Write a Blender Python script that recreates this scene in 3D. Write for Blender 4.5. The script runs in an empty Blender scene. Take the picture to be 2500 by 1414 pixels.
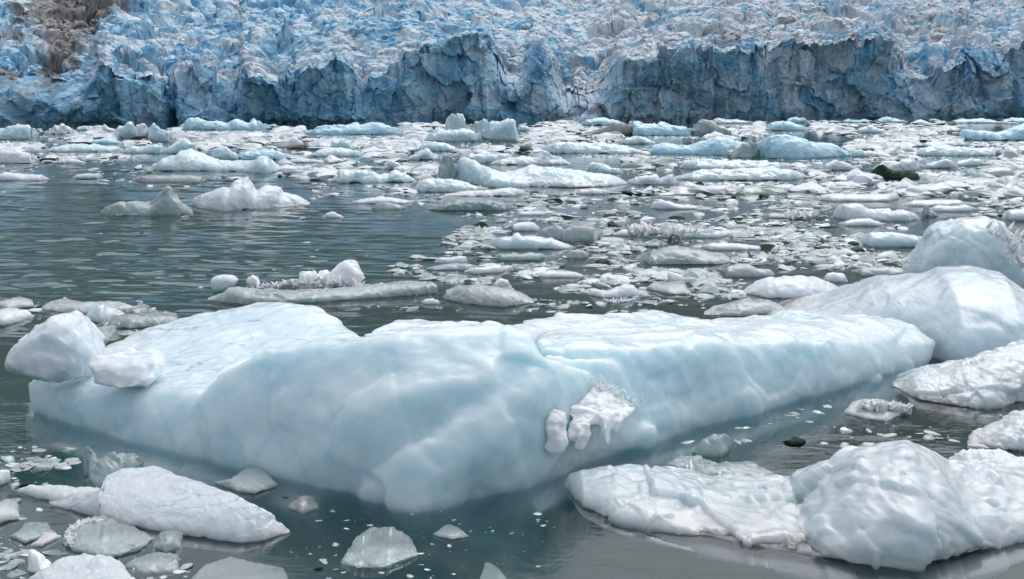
import bpy, bmesh, math, random
import numpy as np
from mathutils import Vector

SC = bpy.context.scene
COL = SC.collection
R = math.radians

# ------------------------------------------------------------------ camera
CAM_H, FPX, PYC, PYH = 6.0, 3000.0, 707.0, 245.0        # metres, photo pixels
TH = math.atan((PYC - PYH) / FPX)                        # pitch down
CT, ST = math.cos(TH), math.sin(TH)
cam_d = bpy.data.cameras.new("camera")
cam_d.sensor_width = 36.0
cam_d.lens = FPX / 2500.0 * 36.0
cam_d.clip_start, cam_d.clip_end = 0.5, 6000.0
cam = bpy.data.objects.new("camera", cam_d)
cam.location = (0, 0, CAM_H)
cam.rotation_euler = (R(90) - TH, 0, 0)
COL.objects.link(cam)
SC.camera = cam

# ------------------------------------------------------------------ light
SUN_EL, SUN_AZ = R(56), R(24)          # azimuth measured from +Y towards +X
wd = bpy.data.worlds.new("World")
SC.world = wd
wd.use_nodes = True
nt = wd.node_tree
bg = nt.nodes["Background"]
sky = nt.nodes.new("ShaderNodeTexSky")
sky.sky_type = 'NISHITA'
sky.sun_disc = False
sky.sun_elevation, sky.sun_rotation = SUN_EL, SUN_AZ
sky.air_density, sky.dust_density, sky.ozone_density = 1.0, 3.0, 1.5
hs = nt.nodes.new("ShaderNodeHueSaturation")
hs.inputs['Saturation'].default_value = 0.40
nt.links.new(sky.outputs[0], hs.inputs['Color'])
nt.links.new(hs.outputs[0], bg.inputs['Color'])
bg.inputs['Strength'].default_value = 0.15
sd = bpy.data.lights.new("sun", 'SUN')
sd.energy, sd.angle, sd.color = 0.6, R(50), (1.0, 0.985, 0.96)
sun = bpy.data.objects.new("sun", sd)
sdir = Vector((math.sin(SUN_AZ) * math.cos(SUN_EL), math.cos(SUN_AZ) * math.cos(SUN_EL), math.sin(SUN_EL)))
sun.rotation_euler = sdir.to_track_quat('Z', 'Y').to_euler()
COL.objects.link(sun)
SC.view_settings.view_transform = 'Standard'
SC.view_settings.look = 'None'
SC.view_settings.gamma = 1.0
SC.view_settings.exposure = 0.36
cy = SC.cycles
cy.use_denoising = True
cy.max_bounces, cy.diffuse_bounces, cy.glossy_bounces = 8, 4, 3
cy.transmission_bounces, cy.transparent_max_bounces, cy.volume_bounces = 4, 8, 3
cy.caustics_reflective = cy.caustics_refractive = False
cy.sample_clamp_indirect = 4.0

# ------------------------------------------------------------------ photo pixel -> world
def ray(px, py):
    px = np.asarray(px, float); py = np.asarray(py, float)
    u = (px - 1250.0) / FPX; v = -(py - PYC) / FPX
    return u, CT + v * ST, -ST + v * CT                 # x, y, z direction
def ground(px, py, z=0.0):
    dx, dy, dz = ray(px, py)
    t = (z - CAM_H) / dz
    return dx * t, dy * t
def at_y(px, py, Y):
    dx, dy, dz = ray(px, py)
    t = Y / dy
    return dx * t, Y + 0 * t, CAM_H + dz * t
def project(X, Y, Z):
    f = Y * CT - (Z - CAM_H) * ST
    u = X / f; v = (Y * ST + (Z - CAM_H) * CT) / f
    return 1250 + u * FPX, PYC - v * FPX

# ------------------------------------------------------------------ numpy noise
def _hash(ix, iy, iz, s):
    with np.errstate(over='ignore'):
        n = (ix.astype(np.int64).astype(np.uint32) * np.uint32(374761393)
             + iy.astype(np.int64).astype(np.uint32) * np.uint32(668265263)
             + iz.astype(np.int64).astype(np.uint32) * np.uint32(2246822519) + np.uint32((s * 3266489917) & 0xffffffff))
        n = (n ^ (n >> np.uint32(13))) * np.uint32(1274126177)
        n = (n ^ (n >> np.uint32(15))) * np.uint32(2246822519)
        n = n ^ (n >> np.uint32(16))
    return n.astype(np.float64) / 4294967296.0
def vnoise(x, y, z, s=0):
    xi, yi, zi = np.floor(x), np.floor(y), np.floor(z)
    fx, fy, fz = x - xi, y - yi, z - zi
    fx = fx * fx * fx * (fx * (fx * 6 - 15) + 10); fy = fy * fy * fy * (fy * (fy * 6 - 15) + 10); fz = fz * fz * fz * (fz * (fz * 6 - 15) + 10)
    out = 0
    for a in (0, 1):
        for b in (0, 1):
            for c in (0, 1):
                w = (fx if a else 1 - fx) * (fy if b else 1 - fy) * (fz if c else 1 - fz)
                out = out + w * _hash(xi + a, yi + b, zi + c, s)
    return out * 2 - 1
def fbm(x, y, z, o=4, s=0, g=0.5):
    t, a, n = 0, 1.0, 0.0
    for k in range(o):
        t = t + a * vnoise(x, y, z, s + k * 17); n += a; a *= g
        x, y, z = x * 2.03 + 1.7, y * 2.03 + 9.2, z * 2.03 + 4.1
    return t / n
def cells2(x, y, s=0):
    """2-D cellular noise: F1, F2, three random numbers of the nearest cell, offset from its centre"""
    xi, yi = np.floor(x), np.floor(y)
    F1 = np.full(x.shape, 9.0); F2 = np.full(x.shape, 9.0)
    R1 = np.zeros(x.shape); R2 = np.zeros(x.shape); R3 = np.zeros(x.shape); DX = np.zeros(x.shape); DY = np.zeros(x.shape)
    z0 = np.zeros_like(xi)
    for i in (-1, 0, 1):
        for j in (-1, 0, 1):
            cx, cy_ = xi + i, yi + j
            h1, h2 = _hash(cx, cy_, z0, s), _hash(cx, cy_, z0 + 1, s)
            dx, dy = x - (cx + h1), y - (cy_ + h2)
            d = np.sqrt(dx * dx + dy * dy)
            m = d < F1
            F2 = np.where(m, F1, np.minimum(F2, d))
            F1 = np.where(m, d, F1)
            DX, DY = np.where(m, dx, DX), np.where(m, dy, DY)
            R1 = np.where(m, _hash(cx, cy_, z0 + 2, s), R1)
            R2 = np.where(m, _hash(cx, cy_, z0 + 3, s), R2)
            R3 = np.where(m, _hash(cx, cy_, z0 + 4, s), R3)
    return F1, F2, R1, R2, R3, DX, DY
def facet3(p, scale, s=0):
    """faceted 3-D relief: signed tilt planes of the nearest cell (p: n x 3)"""
    x, y, z = (p / scale).T
    xi, yi, zi = np.floor(x), np.floor(y), np.floor(z)
    F = np.full(x.shape, 99.0); out = np.zeros(x.shape)
    for i in (-1, 0, 1):
        for j in (-1, 0, 1):
            for k in (-1, 0, 1):
                a, b, c = xi + i, yi + j, zi + k
                dx = x - a - _hash(a, b, c, s); dy = y - b - _hash(a, b, c, s + 1); dz = z - c - _hash(a, b, c, s + 2)
                d = dx * dx + dy * dy + dz * dz
                v = dx * (_hash(a, b, c, s + 3) * 2 - 1) + dy * (_hash(a, b, c, s + 4) * 2 - 1) + dz * (_hash(a, b, c, s + 5) * 2 - 1) + (_hash(a, b, c, s + 6) - .5) * 0.8
                m = d < F
                F = np.where(m, d, F); out = np.where(m, v, out)
    return out
def sstep(a, b, x):
    t = np.clip((x - a) / (b - a), 0, 1)
    return t * t * (3 - 2 * t)

# ------------------------------------------------------------------ mesh helpers
def new_mesh(name, V, F, mats=(), smooth=True):
    V = np.asarray(V, np.float32); F = np.asarray(F, np.int32)
    me = bpy.data.meshes.new(name)
    k = F.shape[1]
    me.vertices.add(len(V)); me.vertices.foreach_set('co', V.ravel())
    me.loops.add(F.size); me.loops.foreach_set('vertex_index', F.ravel())
    me.polygons.add(len(F))
    me.polygons.foreach_set('loop_start', np.arange(0, F.size, k, dtype=np.int32))
    me.polygons.foreach_set('loop_total', np.full(len(F), k, np.int32))
    me.update(calc_edges=True); me.validate()
    me.polygons.foreach_set('use_smooth', np.full(len(me.polygons), smooth, bool))
    for m in mats: me.materials.append(m)
    return me
def link(name, me, loc=(0, 0, 0), parent=None):
    o = bpy.data.objects.new(name, me); COL.objects.link(o)
    o.location = loc
    if parent is not None: o.parent = parent
    return o
def tag(o, label=None, cat=None, group=None, kind=None):
    if label: o['label'] = label
    if cat: o['category'] = cat
    if group: o['group'] = group
    if kind: o['kind'] = kind
    return o
def grid_faces(nu, nv, wrap_v=False):
    i = np.arange(nu - 1)[:, None]; j = np.arange(nv if wrap_v else nv - 1)[None, :]
    j2 = (j + 1) % nv
    return np.stack([i * nv + j, (i + 1) * nv + j, (i + 1) * nv + j2, i * nv + j2], -1).reshape(-1, 4)
def color_attr(me, name, rgb):
    a = me.color_attributes.new(name, 'FLOAT_COLOR', 'POINT')
    c = np.ones((len(rgb), 4), np.float32); c[:, :3] = rgb
    a.data.foreach_set('color', c.ravel())

# ------------------------------------------------------------------ materials
class NT:
    def __init__(s, name):
        s.m = bpy.data.materials.new(name); s.m.use_nodes = True
        s.t = s.m.node_tree; s.t.nodes.clear()
        s.out = s.n('ShaderNodeOutputMaterial')
    def n(s, kind, **kw):
        o = s.t.nodes.new(kind)
        for k, v in kw.items():
            if k.startswith('_'): setattr(o, k[1:], v)
            else:
                key = int(k[1:]) if k[0] == 'i' and k[1:].isdigit() else k.replace('__', ' ')
                if isinstance(v, bpy.types.NodeSocket): s.t.links.new(v, o.inputs[key])
                else: o.inputs[key].default_value = v
        return o
    def l(s, a, b): s.t.links.new(a, b)
    def coord(s, scale, which='Object', loc=(0, 0, 0)):
        tc = s.n('ShaderNodeTexCoord')
        return s.n('ShaderNodeMapping', i0=tc.outputs[which], Scale=scale, Location=loc).outputs[0]
    def noise(s, vec, scale, detail=4, rough=.55, dist=0.0):
        return s.n('ShaderNodeTexNoise', Vector=vec, Scale=scale, Detail=detail, Roughness=rough, Distortion=dist).outputs[0]
    def ramp(s, fac, p0, p1, v0=0.0, v1=1.0):
        return s.n('ShaderNodeMapRange', Value=fac, From__Min=p0, From__Max=p1, To__Min=v0, To__Max=v1).outputs[0]
    def mix(s, fac, a, b):
        o = s.n('ShaderNodeMix', _data_type='RGBA')
        for k, v in ((0, fac), (6, a), (7, b)):
            if isinstance(v, bpy.types.NodeSocket): s.l(v, o.inputs[k])
            else: o.inputs[k].default_value = v if k == 0 or len(v) == 4 else (*v, 1)
        return o.outputs[2]
    def math(s, op, a, b=0.0):
        return s.n('ShaderNodeMath', _operation=op, i0=a, i1=b).outputs[0]

def ice_material(name, c1, c2, sss=.5, rough=.32, radius=(.50, .60, .65), scale=.8, bump=.25, fine=9.0, cracks=0.0,
                 crack_scale=1.0, clear=0.0, white=0.0, spec=.4, toplit_crust=0.0, scallop=0.0, wet=0.0):
    """weathered ice: two pale tones in cloudy patches, fine pitted relief, optional thin dark veins, optional clearness"""
    t = NT(name)
    v = t.coord((1, 1, 1))
    big = t.noise(v, .55, 4, .5, .6)
    col = t.mix(t.ramp(big, .36, .64), c1, c2)
    spk = t.noise(v, 5.5, 6, .65)
    col = t.mix(t.ramp(spk, .5, .78, 0, max(0, .35 + white)), col, (.86, .88, .90))
    h = t.noise(v, fine, 8, .68)
    h2 = t.noise(v, 1.6, 4, .5)
    hh = t.math('ADD', t.math('MULTIPLY', h, .35), t.math('MULTIPLY', h2, .8))
    if scallop:
        # melt hollows
        vo2 = t.n('ShaderNodeTexVoronoi', _feature='SMOOTH_F1', Vector=t.coord((1, 1, .8)), Scale=2.2, Smoothness=.6)
        hh = t.math('ADD', hh, t.math('MULTIPLY', vo2.outputs[0], scallop))
    if toplit_crust:
        # light from above painted in as white crust on upward faces, sides stay bluer
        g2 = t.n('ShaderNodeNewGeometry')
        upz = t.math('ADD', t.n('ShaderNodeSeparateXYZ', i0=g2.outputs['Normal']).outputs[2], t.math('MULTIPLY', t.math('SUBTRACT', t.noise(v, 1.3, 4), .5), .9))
        col = t.mix(t.math('MULTIPLY', t.ramp(upz, .35, .95), toplit_crust), col, (.78, .86, .90))
    if cracks:
        w = t.coord((.35 * crack_scale, 1.25 * crack_scale, 1.4 * crack_scale))
        wn = t.n('ShaderNodeTexNoise', Vector=w, Scale=1.4, Detail=5.0)
        wv = t.n('ShaderNodeMix', _data_type='VECTOR', i0=.42); t.l(w, wv.inputs[4]); t.l(wn.outputs[1], wv.inputs[5])
        vo = t.n('ShaderNodeTexVoronoi', _feature='DISTANCE_TO_EDGE', Vector=wv.outputs[1], Scale=3.4)
        line = t.ramp(vo.outputs[0], .0, .035, 1, 0)
        geo = t.n('ShaderNodeNewGeometry')
        up = t.n('ShaderNodeSeparateXYZ', i0=geo.outputs['Normal']).outputs[2]
        patch = t.ramp(t.noise(v, .9, 3), .45, .6)
        amt = t.math('MULTIPLY', t.math('MULTIPLY', line, patch), t.math('MULTIPLY', t.ramp(up, .80, .95, .0, 1), cracks))
        col = t.mix(amt, col, (.22, .33, .43))
        hh = t.math('SUBTRACT', hh, t.math('MULTIPLY', amt, .5))
    bp = t.n('ShaderNodeBump', Strength=bump, Distance=.12, Height=hh)
    p = t.n('ShaderNodeBsdfPrincipled', Base__Color=col, Roughness=t.ramp(t.noise(v, 3.0), .35, .7, rough * .7, rough * 1.5), IOR=1.31, Normal=bp.outputs[0])
    p.inputs['Specular IOR Level'].default_value = spec
    if wet:
        p.inputs['Coat Weight'].default_value = wet
        p.inputs['Coat Roughness'].default_value = .06
        p.inputs['Coat IOR'].default_value = 1.33
        t.l(bp.outputs[0], p.inputs['Coat Normal'])
    if sss:
        p.inputs['Subsurface Weight'].default_value = sss
        p.inputs['Subsurface Radius'].default_value = radius
        p.inputs['Subsurface Scale'].default_value = scale
    if clear:
        # thin glassy ice lets the water behind show through, cloudy patches do not
        tr = t.n('ShaderNodeBsdfTransparent', Color=(.78, .88, .86, 1))
        gs = t.n('ShaderNodeBsdfGlossy', Color=(1, 1, 1, 1), Roughness=.07, Normal=bp.outputs[0])
        fr = t.n('ShaderNodeFresnel', IOR=1.31, Normal=bp.outputs[0])
        gm = t.n('ShaderNodeMixShader', i0=fr.outputs[0], i1=tr.outputs[0], i2=gs.outputs[0])
        mx = t.n('ShaderNodeMixShader', i0=t.ramp(t.noise(v, .9, 3), .3, .7, min(.92, clear * 1.3), clear * .7), i1=p.outputs[0], i2=gm.outputs[0])
        t.l(mx.outputs[0], t.out.inputs[0])
    else:
        t.l(p.outputs[0], t.out.inputs[0])
    return t.m

M = {}
M['berg'] = ice_material('pale_blue_berg_ice', (.68, .82, .86), (.53, .74, .81), sss=.9, scale=1.5, rough=.30, bump=.17, cracks=.9, toplit_crust=.42, scallop=.5, wet=.35)
M['blue'] = ice_material('blue_ice', (.42, .74, .89), (.62, .84, .93), sss=.6, scale=.8, bump=.3, fine=2.5, toplit_crust=.3)
M['white'] = ice_material('white_ice', (.73, .77, .80), (.61, .71, .76), sss=.8, scale=.8, rough=.24, bump=.22, fine=4, white=.1, toplit_crust=.25, scallop=.4)
M['smooth'] = ice_material('smooth_grey_blue_ice', (.62, .73, .77), (.50, .65, .70), sss=.85, scale=1.2, rough=.26, bump=.14, toplit_crust=.25, scallop=.3, wet=.4)
M['grey'] = ice_material('grey_ice', (.76, .81, .81), (.66, .72, .72), sss=.3, scale=.3, rough=.16, bump=.16, fine=4, clear=.42, white=-.2, toplit_crust=.2)
M['clear'] = ice_material('clear_melting_ice', (.76, .85, .87), (.64, .76, .78), sss=.0, rough=.08, bump=.3, fine=3, clear=.62, white=-.25, spec=.9)
M['wet'] = ice_material('wet_translucent_ice', (.66, .72, .75), (.50, .60, .63), sss=.85, scale=.8, rough=.2, bump=.22, fine=4, white=-.05, toplit_crust=.15, scallop=.3, clear=.14, wet=.6)
M['chip'] = ice_material('white_brash_ice', (.78, .82, .85), (.62, .69, .72), sss=0, rough=.3, bump=.3, fine=3)
M['snow'] = ice_material('rubbly_white_ice', (.90, .92, .93), (.82, .87, .90), sss=.3, scale=.3, rough=.45, bump=.4, white=.3)
M['crystal'] = ice_material('crystal_ice', (.93, .94, .95), (.86, .89, .91), sss=.4, scale=.12, rough=.25, bump=.1, spec=.6)
M['streak'] = ice_material('streaked_ice', (.68, .74, .77), (.58, .66, .70), sss=.7, scale=.7, rough=.26, bump=.18, fine=5, cracks=.9, crack_scale=2.0, white=-.05, clear=.08, wet=.5)
M['greyc'] = ice_material('grey_green_ice', (.70, .78, .79), (.57, .68, .69), sss=.3, scale=.3, rough=.14, bump=.18, fine=4, clear=.45, white=-.25)
M['teal'] = ice_material('teal_clear_ice', (.36, .50, .51), (.28, .41, .42), sss=.4, scale=.5, rough=.15, bump=.2, fine=4, clear=.38, white=-.3)
M['green'] = ice_material('dark_green_ice', (.010, .034, .022), (.018, .050, .034), sss=.0, rough=.4, bump=.4, spec=.08, white=-.35)
M['moraine'] = ice_material('silty_ice', (.19, .185, .165), (.30, .32, .30), sss=.2, scale=.4, rough=.5, bump=.4, white=-.3)

# ------------------------------------------------------------------ water
def build_water():
    t = NT('milky_meltwater')
    v = t.coord((1, 1, 1))
    h = t.noise(t.coord((.5, 1.0, 1.0)), 7.0, 3, .55)
    bp = t.n('ShaderNodeBump', Strength=.25, Distance=.02, Height=h)
    fr = t.n('ShaderNodeFresnel', IOR=1.33, Normal=bp.outputs[0])
    gl = t.n('ShaderNodeBsdfGlossy', Color=(1, 1, 1, 1), Roughness=.03, Normal=bp.outputs[0])
    tr = t.n('ShaderNodeBsdfTransparent', Color=(1, 1, 1, 1))
    mx = t.n('ShaderNodeMixShader', i0=fr.outputs[0], i1=tr.outputs[0], i2=gl.outputs[0])
    t.l(mx.outputs[0], t.out.inputs['Surface'])
    vol = t.n('ShaderNodeVolumePrincipled', Color=(.026, .074, .072, 1), Density=.55, Anisotropy=.0)
    vol.inputs['Absorption Color'].default_value = (.25, .68, .67, 1)
    t.l(vol.outputs[0], t.out.inputs['Volume'])
    # the surface: a fan of real ripples in front of the camera, flat sheets beyond its sides, one closed body of water
    na, ny = 620, 1150
    a = np.linspace(-.62, .62, na)
    py = np.linspace(1750, 288.5, ny)
    Yr = ground(1250 + 0 * py, py)[1]
    A, Y = np.meshgrid(a, Yr, indexing='ij')
    X = A * Y
    wx = X + .5 * fbm(X / 3, Y / 3, 0 * X, 2, 201); wy = Y + .5 * fbm(X / 3, Y / 3, 0 * X + 7, 2, 202) + .12 * X
    z1 = fbm(wx / 1.9, wy / .78, 0 * X, 2, 203) * .055 + fbm(wx / .8, wy / .40, 0 * X + 3, 2, 205) * .024
    z2 = fbm(wx / 5, wy / 2.6, 0 * X + 5, 2, 207) * .05
    openw = sstep(6, -4, X + .10 * Y) * sstep(27, 36, Y)
    amp = .10 + .95 * openw * (.45 + .55 * sstep(-.25, .35, fbm(X / 14, Y / 9, 0 * X, 2, 209))) + .22 * sstep(50, 90, Y)
    edge = sstep(.62, .59, np.abs(A)) * sstep(Yr[0], Yr[0] + .5, Y) * sstep(Yr[-1], Yr[-1] - 20, Y)
    Zs = (z1 + z2) * amp * edge
    V = np.stack([X, Y, Zs], -1).reshape(-1, 3); F = grid_faces(na, ny)
    y0, y1, D, Wd = float(Yr[0]), float(Yr[-1]), -7.0, 700.0
    n = len(V)
    ex = [(-Wd, -30, 0), (Wd, -30, 0), (Wd, y1, 0), (-Wd, y1, 0), (-Wd, -30, D), (Wd, -30, D), (Wd, y1, D), (-Wd, y1, D)]
    c0, c1, c2, c3 = 0, (na - 1) * ny, (na - 1) * ny + ny - 1, ny - 1     # fan corners
    Q = [(n, n + 1, c1, c0), (n + 1, n + 2, c2, c1), (n + 3, n, c0, c3), (n + 7, n + 6, n + 5, n + 4), (n, n + 4, n + 5, n + 1), (n + 1, n + 5, n + 6, n + 2), (n + 2, n + 6, n + 7, n + 3), (n + 3, n + 7, n + 4, n)]
    V = np.vstack([V, ex]); F = np.vstack([F, Q])
    me = new_mesh('water', V, F, [t.m])
    tag(link('water', me), kind='structure')
build_water()

# ------------------------------------------------------------------ glacier
def interp(tab, x):
    xs, ys = zip(*tab)
    return np.interp(x, xs, ys)
def build_glacier():
    na, nc, ns = 1500, 130, 620
    a = np.linspace(-.52, .52, na)
    px = 1250 + a * FPX * 1.0
    yw = np.interp(px, [-400, 0, 400, 900, 1300, 1700, 2500, 2900], [314, 311, 309, 305, 301, 298, 292, 290])
    D = ground(1250 + 0 * px, yw)[1]
    lip = interp([(-400, 180), (0, 190), (70, 205), (130, 215), (180, 200), (240, 190), (262, 160), (300, 165), (340, 185), (390, 190), (412, 200), (440, 192),
                  (520, 190), (600, 182), (640, 186), (700, 198), (730, 196), (780, 168), (830, 152), (860, 158), (882, 205), (950, 172), (1000, 135), (1050, 118),
                  (1090, 108), (1130, 95), (1165, 78), (1195, 100), (1215, 150), (1235, 188), (1270, 195), (1300, 128), (1318, 112), (1345, 140), (1372, 205),
                  (1420, 215), (1470, 205), (1510, 165), (1560, 140), (1620, 124), (1690, 128), (1740, 118), (1760, 132), (1800, 126), (1850, 128), (1900, 118),
                  (1980, 112), (2060, 106), (2160, 102), (2195, 135), (2235, 185), (2260, 195), (2300, 155), (2350, 128), (2420, 118), (2500, 108), (2900, 100)], px)
    zl = CAM_H + (PYH - lip) / FPX * D * 1.0
    # how far the foot of the ice stands in front of its lip: walls are near vertical, broken slopes lie back
    sb = interp([(-400, 5), (0, 9), (120, 10), (235, 8), (255, 1.2), (330, 2.0), (390, 5), (405, 2), (430, 2), (445, 7), (560, 9), (610, 2.5), (700, 3), (720, 1.5), (855, 1.2), (885, 8), (940, 8),
                 (985, 2.5), (1190, 2.0), (1230, 9), (1280, 9), (1300, 3), (1340, 4), (1380, 14), (1480, 15), (1530, 2), (1560, 1), (1860, 1), (2000, 2), (2150, 1.4), (2190, 4),
                 (2250, 12), (2280, 5), (2330, 5), (2500, 6), (2900, 6)], px)
    X0 = a * D
    tw = cells2(X0 / 4.5, 0 * X0 + .5, 19); tw2 = cells2(X0 / 1.7, 0 * X0 + .5, 20)
    zl = zl + (tw[2] - .5) * 3.2 + tw[5] * (tw[3] - .5) * 4 + (tw2[2] - .5) * 1.4 + 1.2 * fbm(X0 / 16, 0 * X0, 0 * X0, 3, 23)
    pw = sstep(-.35, .45, fbm(X0 / 15, 0 * X0, 0 * X0 + 16, 2, 26))
    wall = np.zeros(na)                                  # freshly calved, overhanging walls
    for w0, w1 in ((252, 322), (605, 712), (725, 862), (985, 1195), (1505, 1862), (1900, 2165), (2290, 2345)):
        wall = np.maximum(wall, sstep(w0 - 14, w0 + 14, px) * sstep(w1 + 14, w1 - 14, px))
    pw = pw * (1 - .85 * wall)
    sb = (sb * (1 + .5 * fbm(X0 / 10, 0 * X0, 0 * X0 + 6, 2, 24)) + .8 + 5 * pw) * (1 - wall) - wall * 3.2
    # ---- cliff
    t = np.linspace(0, 1, nc)
    A, T = np.meshgrid(np.arange(na), t, indexing='ij')
    Dc = D[A]; zz = -2 + (zl[A] + 2) * T
    Xc = a[A] * Dc
    prof = T ** (1.2 + 3.2 * pw[A]) + .22 * fbm(Xc / 12, T * 2.2, 0 * Xc, 3, 25) * np.sin(T * math.pi)
    Yc = Dc + sb[A] * prof
    # plan shape of the front: buttresses and recesses
    plan = 5.0 * fbm(X0 / 38, 0 * X0, 0 * X0 + 3, 3, 5) + 2.2 * fbm(X0 / 9, 0 * X0, 0 * X0 + 8, 3, 9)
    cave = np.exp(-((px - 414) / 13) ** 2) * 9 + np.exp(-((px - 20) / 45) ** 2) * 4 + np.exp(-((px - 2470) / 10) ** 2) * 4 + np.exp(-((px - 1745) / 7) ** 2) * 2.5
    L1, L2, l1, l2, l3, lx, ly = cells2(Xc / 13 + zz / 26 + fbm(Xc / 14, zz / 14, 0 * Xc + 2, 3, 13) * .55, zz / 11 - Xc / 60 + fbm(Xc / 14, zz / 14, 0 * Xc + 9, 3, 14) * .55, 40)
    big = (l1 - .5) * 2.6 + lx * (l2 - .5) * 9 + ly * (l3 - .35) * 7
    N1, N2, n1_, n2_, n3_, nx, ny = cells2(Xc / 6 - zz / 20 + fbm(Xc / 7, zz / 7, 0 * Xc + 2, 2, 15) * .6, zz / 5.5 + Xc / 40, 42)
    big = big + (n1_ - .5) * 1.2 + nx * (n2_ - .5) * 3.6 + ny * (n3_ - .4) * 3.2
    flute = np.abs(fbm(Xc / 2.6, zz / 16, 0 * Xc + 1, 3, 31)) * 2.6 * np.clip(1.6 - sb[A] / 6, .4, 1.2)
    F1, F2, r1, r2, r3, dx, dy = cells2(Xc / 3.4 + fbm(Xc / 5, zz / 5, Yc * 0, 2, 3) * .7, zz / 4.2 + fbm(Xc / 5, zz / 5, Yc * 0 + 5, 2, 4) * .7, 41)
    blk = (r1 - .5) * 1.5 + dx * (r2 - .5) * 1.6 + dy * (r3 - .5) * 1.6
    G1, G2, s1, s2, s3, ex, ey = cells2(Xc / 1.2 + 7, zz / 1.4, 43)
    blk2 = (s1 - .5) * .5 + ex * (s2 - .5) * .6 + ey * (s3 - .35) * .8
    rough = fbm(Xc / 1.1, zz / 1.1, Yc / 1.1, 4, 51) * .55
    lowcut = 1.2 * np.exp(-(np.maximum(zz, 0) / 1.4) ** 2)
    Yc = Yc + plan[A] + cave[A] * np.clip(1.4 - T * 1.5, 0, 1) + flute - big * np.clip(zz / 3 + .5, .3, 1) - blk - blk2 + rough + lowcut
    Zc = zz + .8 * fbm(Xc / 2.0, Yc / 2, zz / 2.2, 3, 61) * (T > .05) + (r2 - .5) * .5 * T
    # ---- broken surface behind the lip
    s = np.linspace(0, 1, ns + 1)[1:]
    s = 1.5 * s * 60 + 380 * s ** 2.2
    A2, S = np.meshgrid(np.arange(na), s, indexing='ij')
    Yt = D[A2] + sb[A2] + plan[A2] + S
    Xt = a[A2] * (D[A2] + S)
    zbar = np.convolve(np.pad(zl, 120, 'edge'), np.ones(241) / 241, 'valid')[:na]
    base = zl[A2] + (zbar[A2] - zl[A2]) * sstep(0, 40, S) + .165 * S + 7.5 * fbm(Xt / 48, Yt / 42, 0 * Xt, 3, 71) * sstep(0, 30, S)
    wx = Xt + 3 * fbm(Xt / 12, Yt / 12, 0 * Xt, 2, 72); wy = Yt + 3 * fbm(Xt / 12, Yt / 12, 0 * Xt + 4, 2, 73)
    ramp = .35 + .65 * sstep(0, 18, S)
    F1, F2, q1, q2, q3, dx, dy = cells2(wx / 10.5 + wy / 40, wy / 7.5, 81)
    h = (q1 - .5) * 4.8 + dx * (q2 - .5) * 7 + dy * (q3 - .5) * 7 - 2.6 * np.exp(-(F2 - F1) * 9)
    H1, H2, u1, u2, u3, ex, ey = cells2(wx / 3.6 + 3, wy / 3.2, 83)
    h2 = (u1 - .5) * 1.7 + ex * (u2 - .5) * 2.2 + ey * (u3 - .5) * 2.2 - .9 * np.exp(-(H2 - H1) * 8)
    K1, K2, w1, w2, w3, gx, gy = cells2(wx / 1.2 + 3, wy / 1.1, 85)
    h3 = (w1 - .5) * .35 + gx * (w2 - .5) * .6 + gy * (w3 - .5) * .6
    Zt = base + ramp * (.45 + 1.1 * sstep(-.4, .5, fbm(Xt / 40, Yt / 40, 0 * Xt, 2, 75))) * (h + h2) + h3 + .5 * fbm(Xt / 1.5, Yt / 1.5, 0 * Xt, 3, 91)
    # broken in depth too, so that steep faces are hackly rather than drawn down from above
    for _ in range(3):                                   # no step taller than the mesh can carry
        Zt[:, 1:-1] = .25 * Zt[:, :-2] + .5 * Zt[:, 1:-1] + .25 * Zt[:, 2:]
    k_ = sstep(-6, 8, S)
    Xt = Xt + k_ * (1.5 * fbm(Xt / 3.2, Yt / 3.2, Zt / 2.6, 3, 95) + .7 * fbm(Xt / 1.1, Yt / 1.1, Zt / .9, 2, 96))
    Yt = Yt - k_ * (2.4 * fbm(Xt / 4.2, Yt / 4.2, Zt / 2.6, 3, 97) + 1.1 * fbm(Xt / 1.3, Yt / 1.3, Zt / .9, 2, 98))
    # ---- join
    X = np.concatenate([Xc, Xt], 1); Y = np.concatenate([Yc, Yt], 1); Z = np.concatenate([Zc, Zt], 1)
    V = np.stack([X, Y, Z], -1).reshape(-1, 3)
    # ---- what the ice is made of: old white crust, bare blue ice, grit, rock flour bands
    PX, PY = project(X, Y, Z)
    rb = np.concatenate([.35 * l1 + .4 * n1_ + .25 * s1, .5 * q2 + .5 * u2], 1)
    rc = np.concatenate([s2, w1], 1)
    n1 = fbm(X / 16, Y / 16, Z / 9, 4, 101); n2 = fbm(X / 5, Y / 5, Z / 4, 4, 103); n3 = fbm(X / 1.6, Y / 1.6, Z / 1.6, 3, 105)
    blue_bias = np.interp(PX, [0, 500, 1200, 1500, 2500], [.10, .14, .10, -.14, -.10]) + np.concatenate([0 * Xc + .12, 0 * Xt], 1)
    bl = sstep(.40, .72, rb + n1 * .35 + n2 * .25 + blue_bias)
    deep = sstep(.62, .9, rb + n2 * .45 + n1 * .2 + blue_bias) * .8
    grit = sstep(.02, .55, n2 * .8 + n1 * .7 + n3 * .35 + np.interp(PX, [0, 1100, 1600, 2500], [-.12, -.14, .12, .12])) * .75
    br = 0 * X
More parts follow.
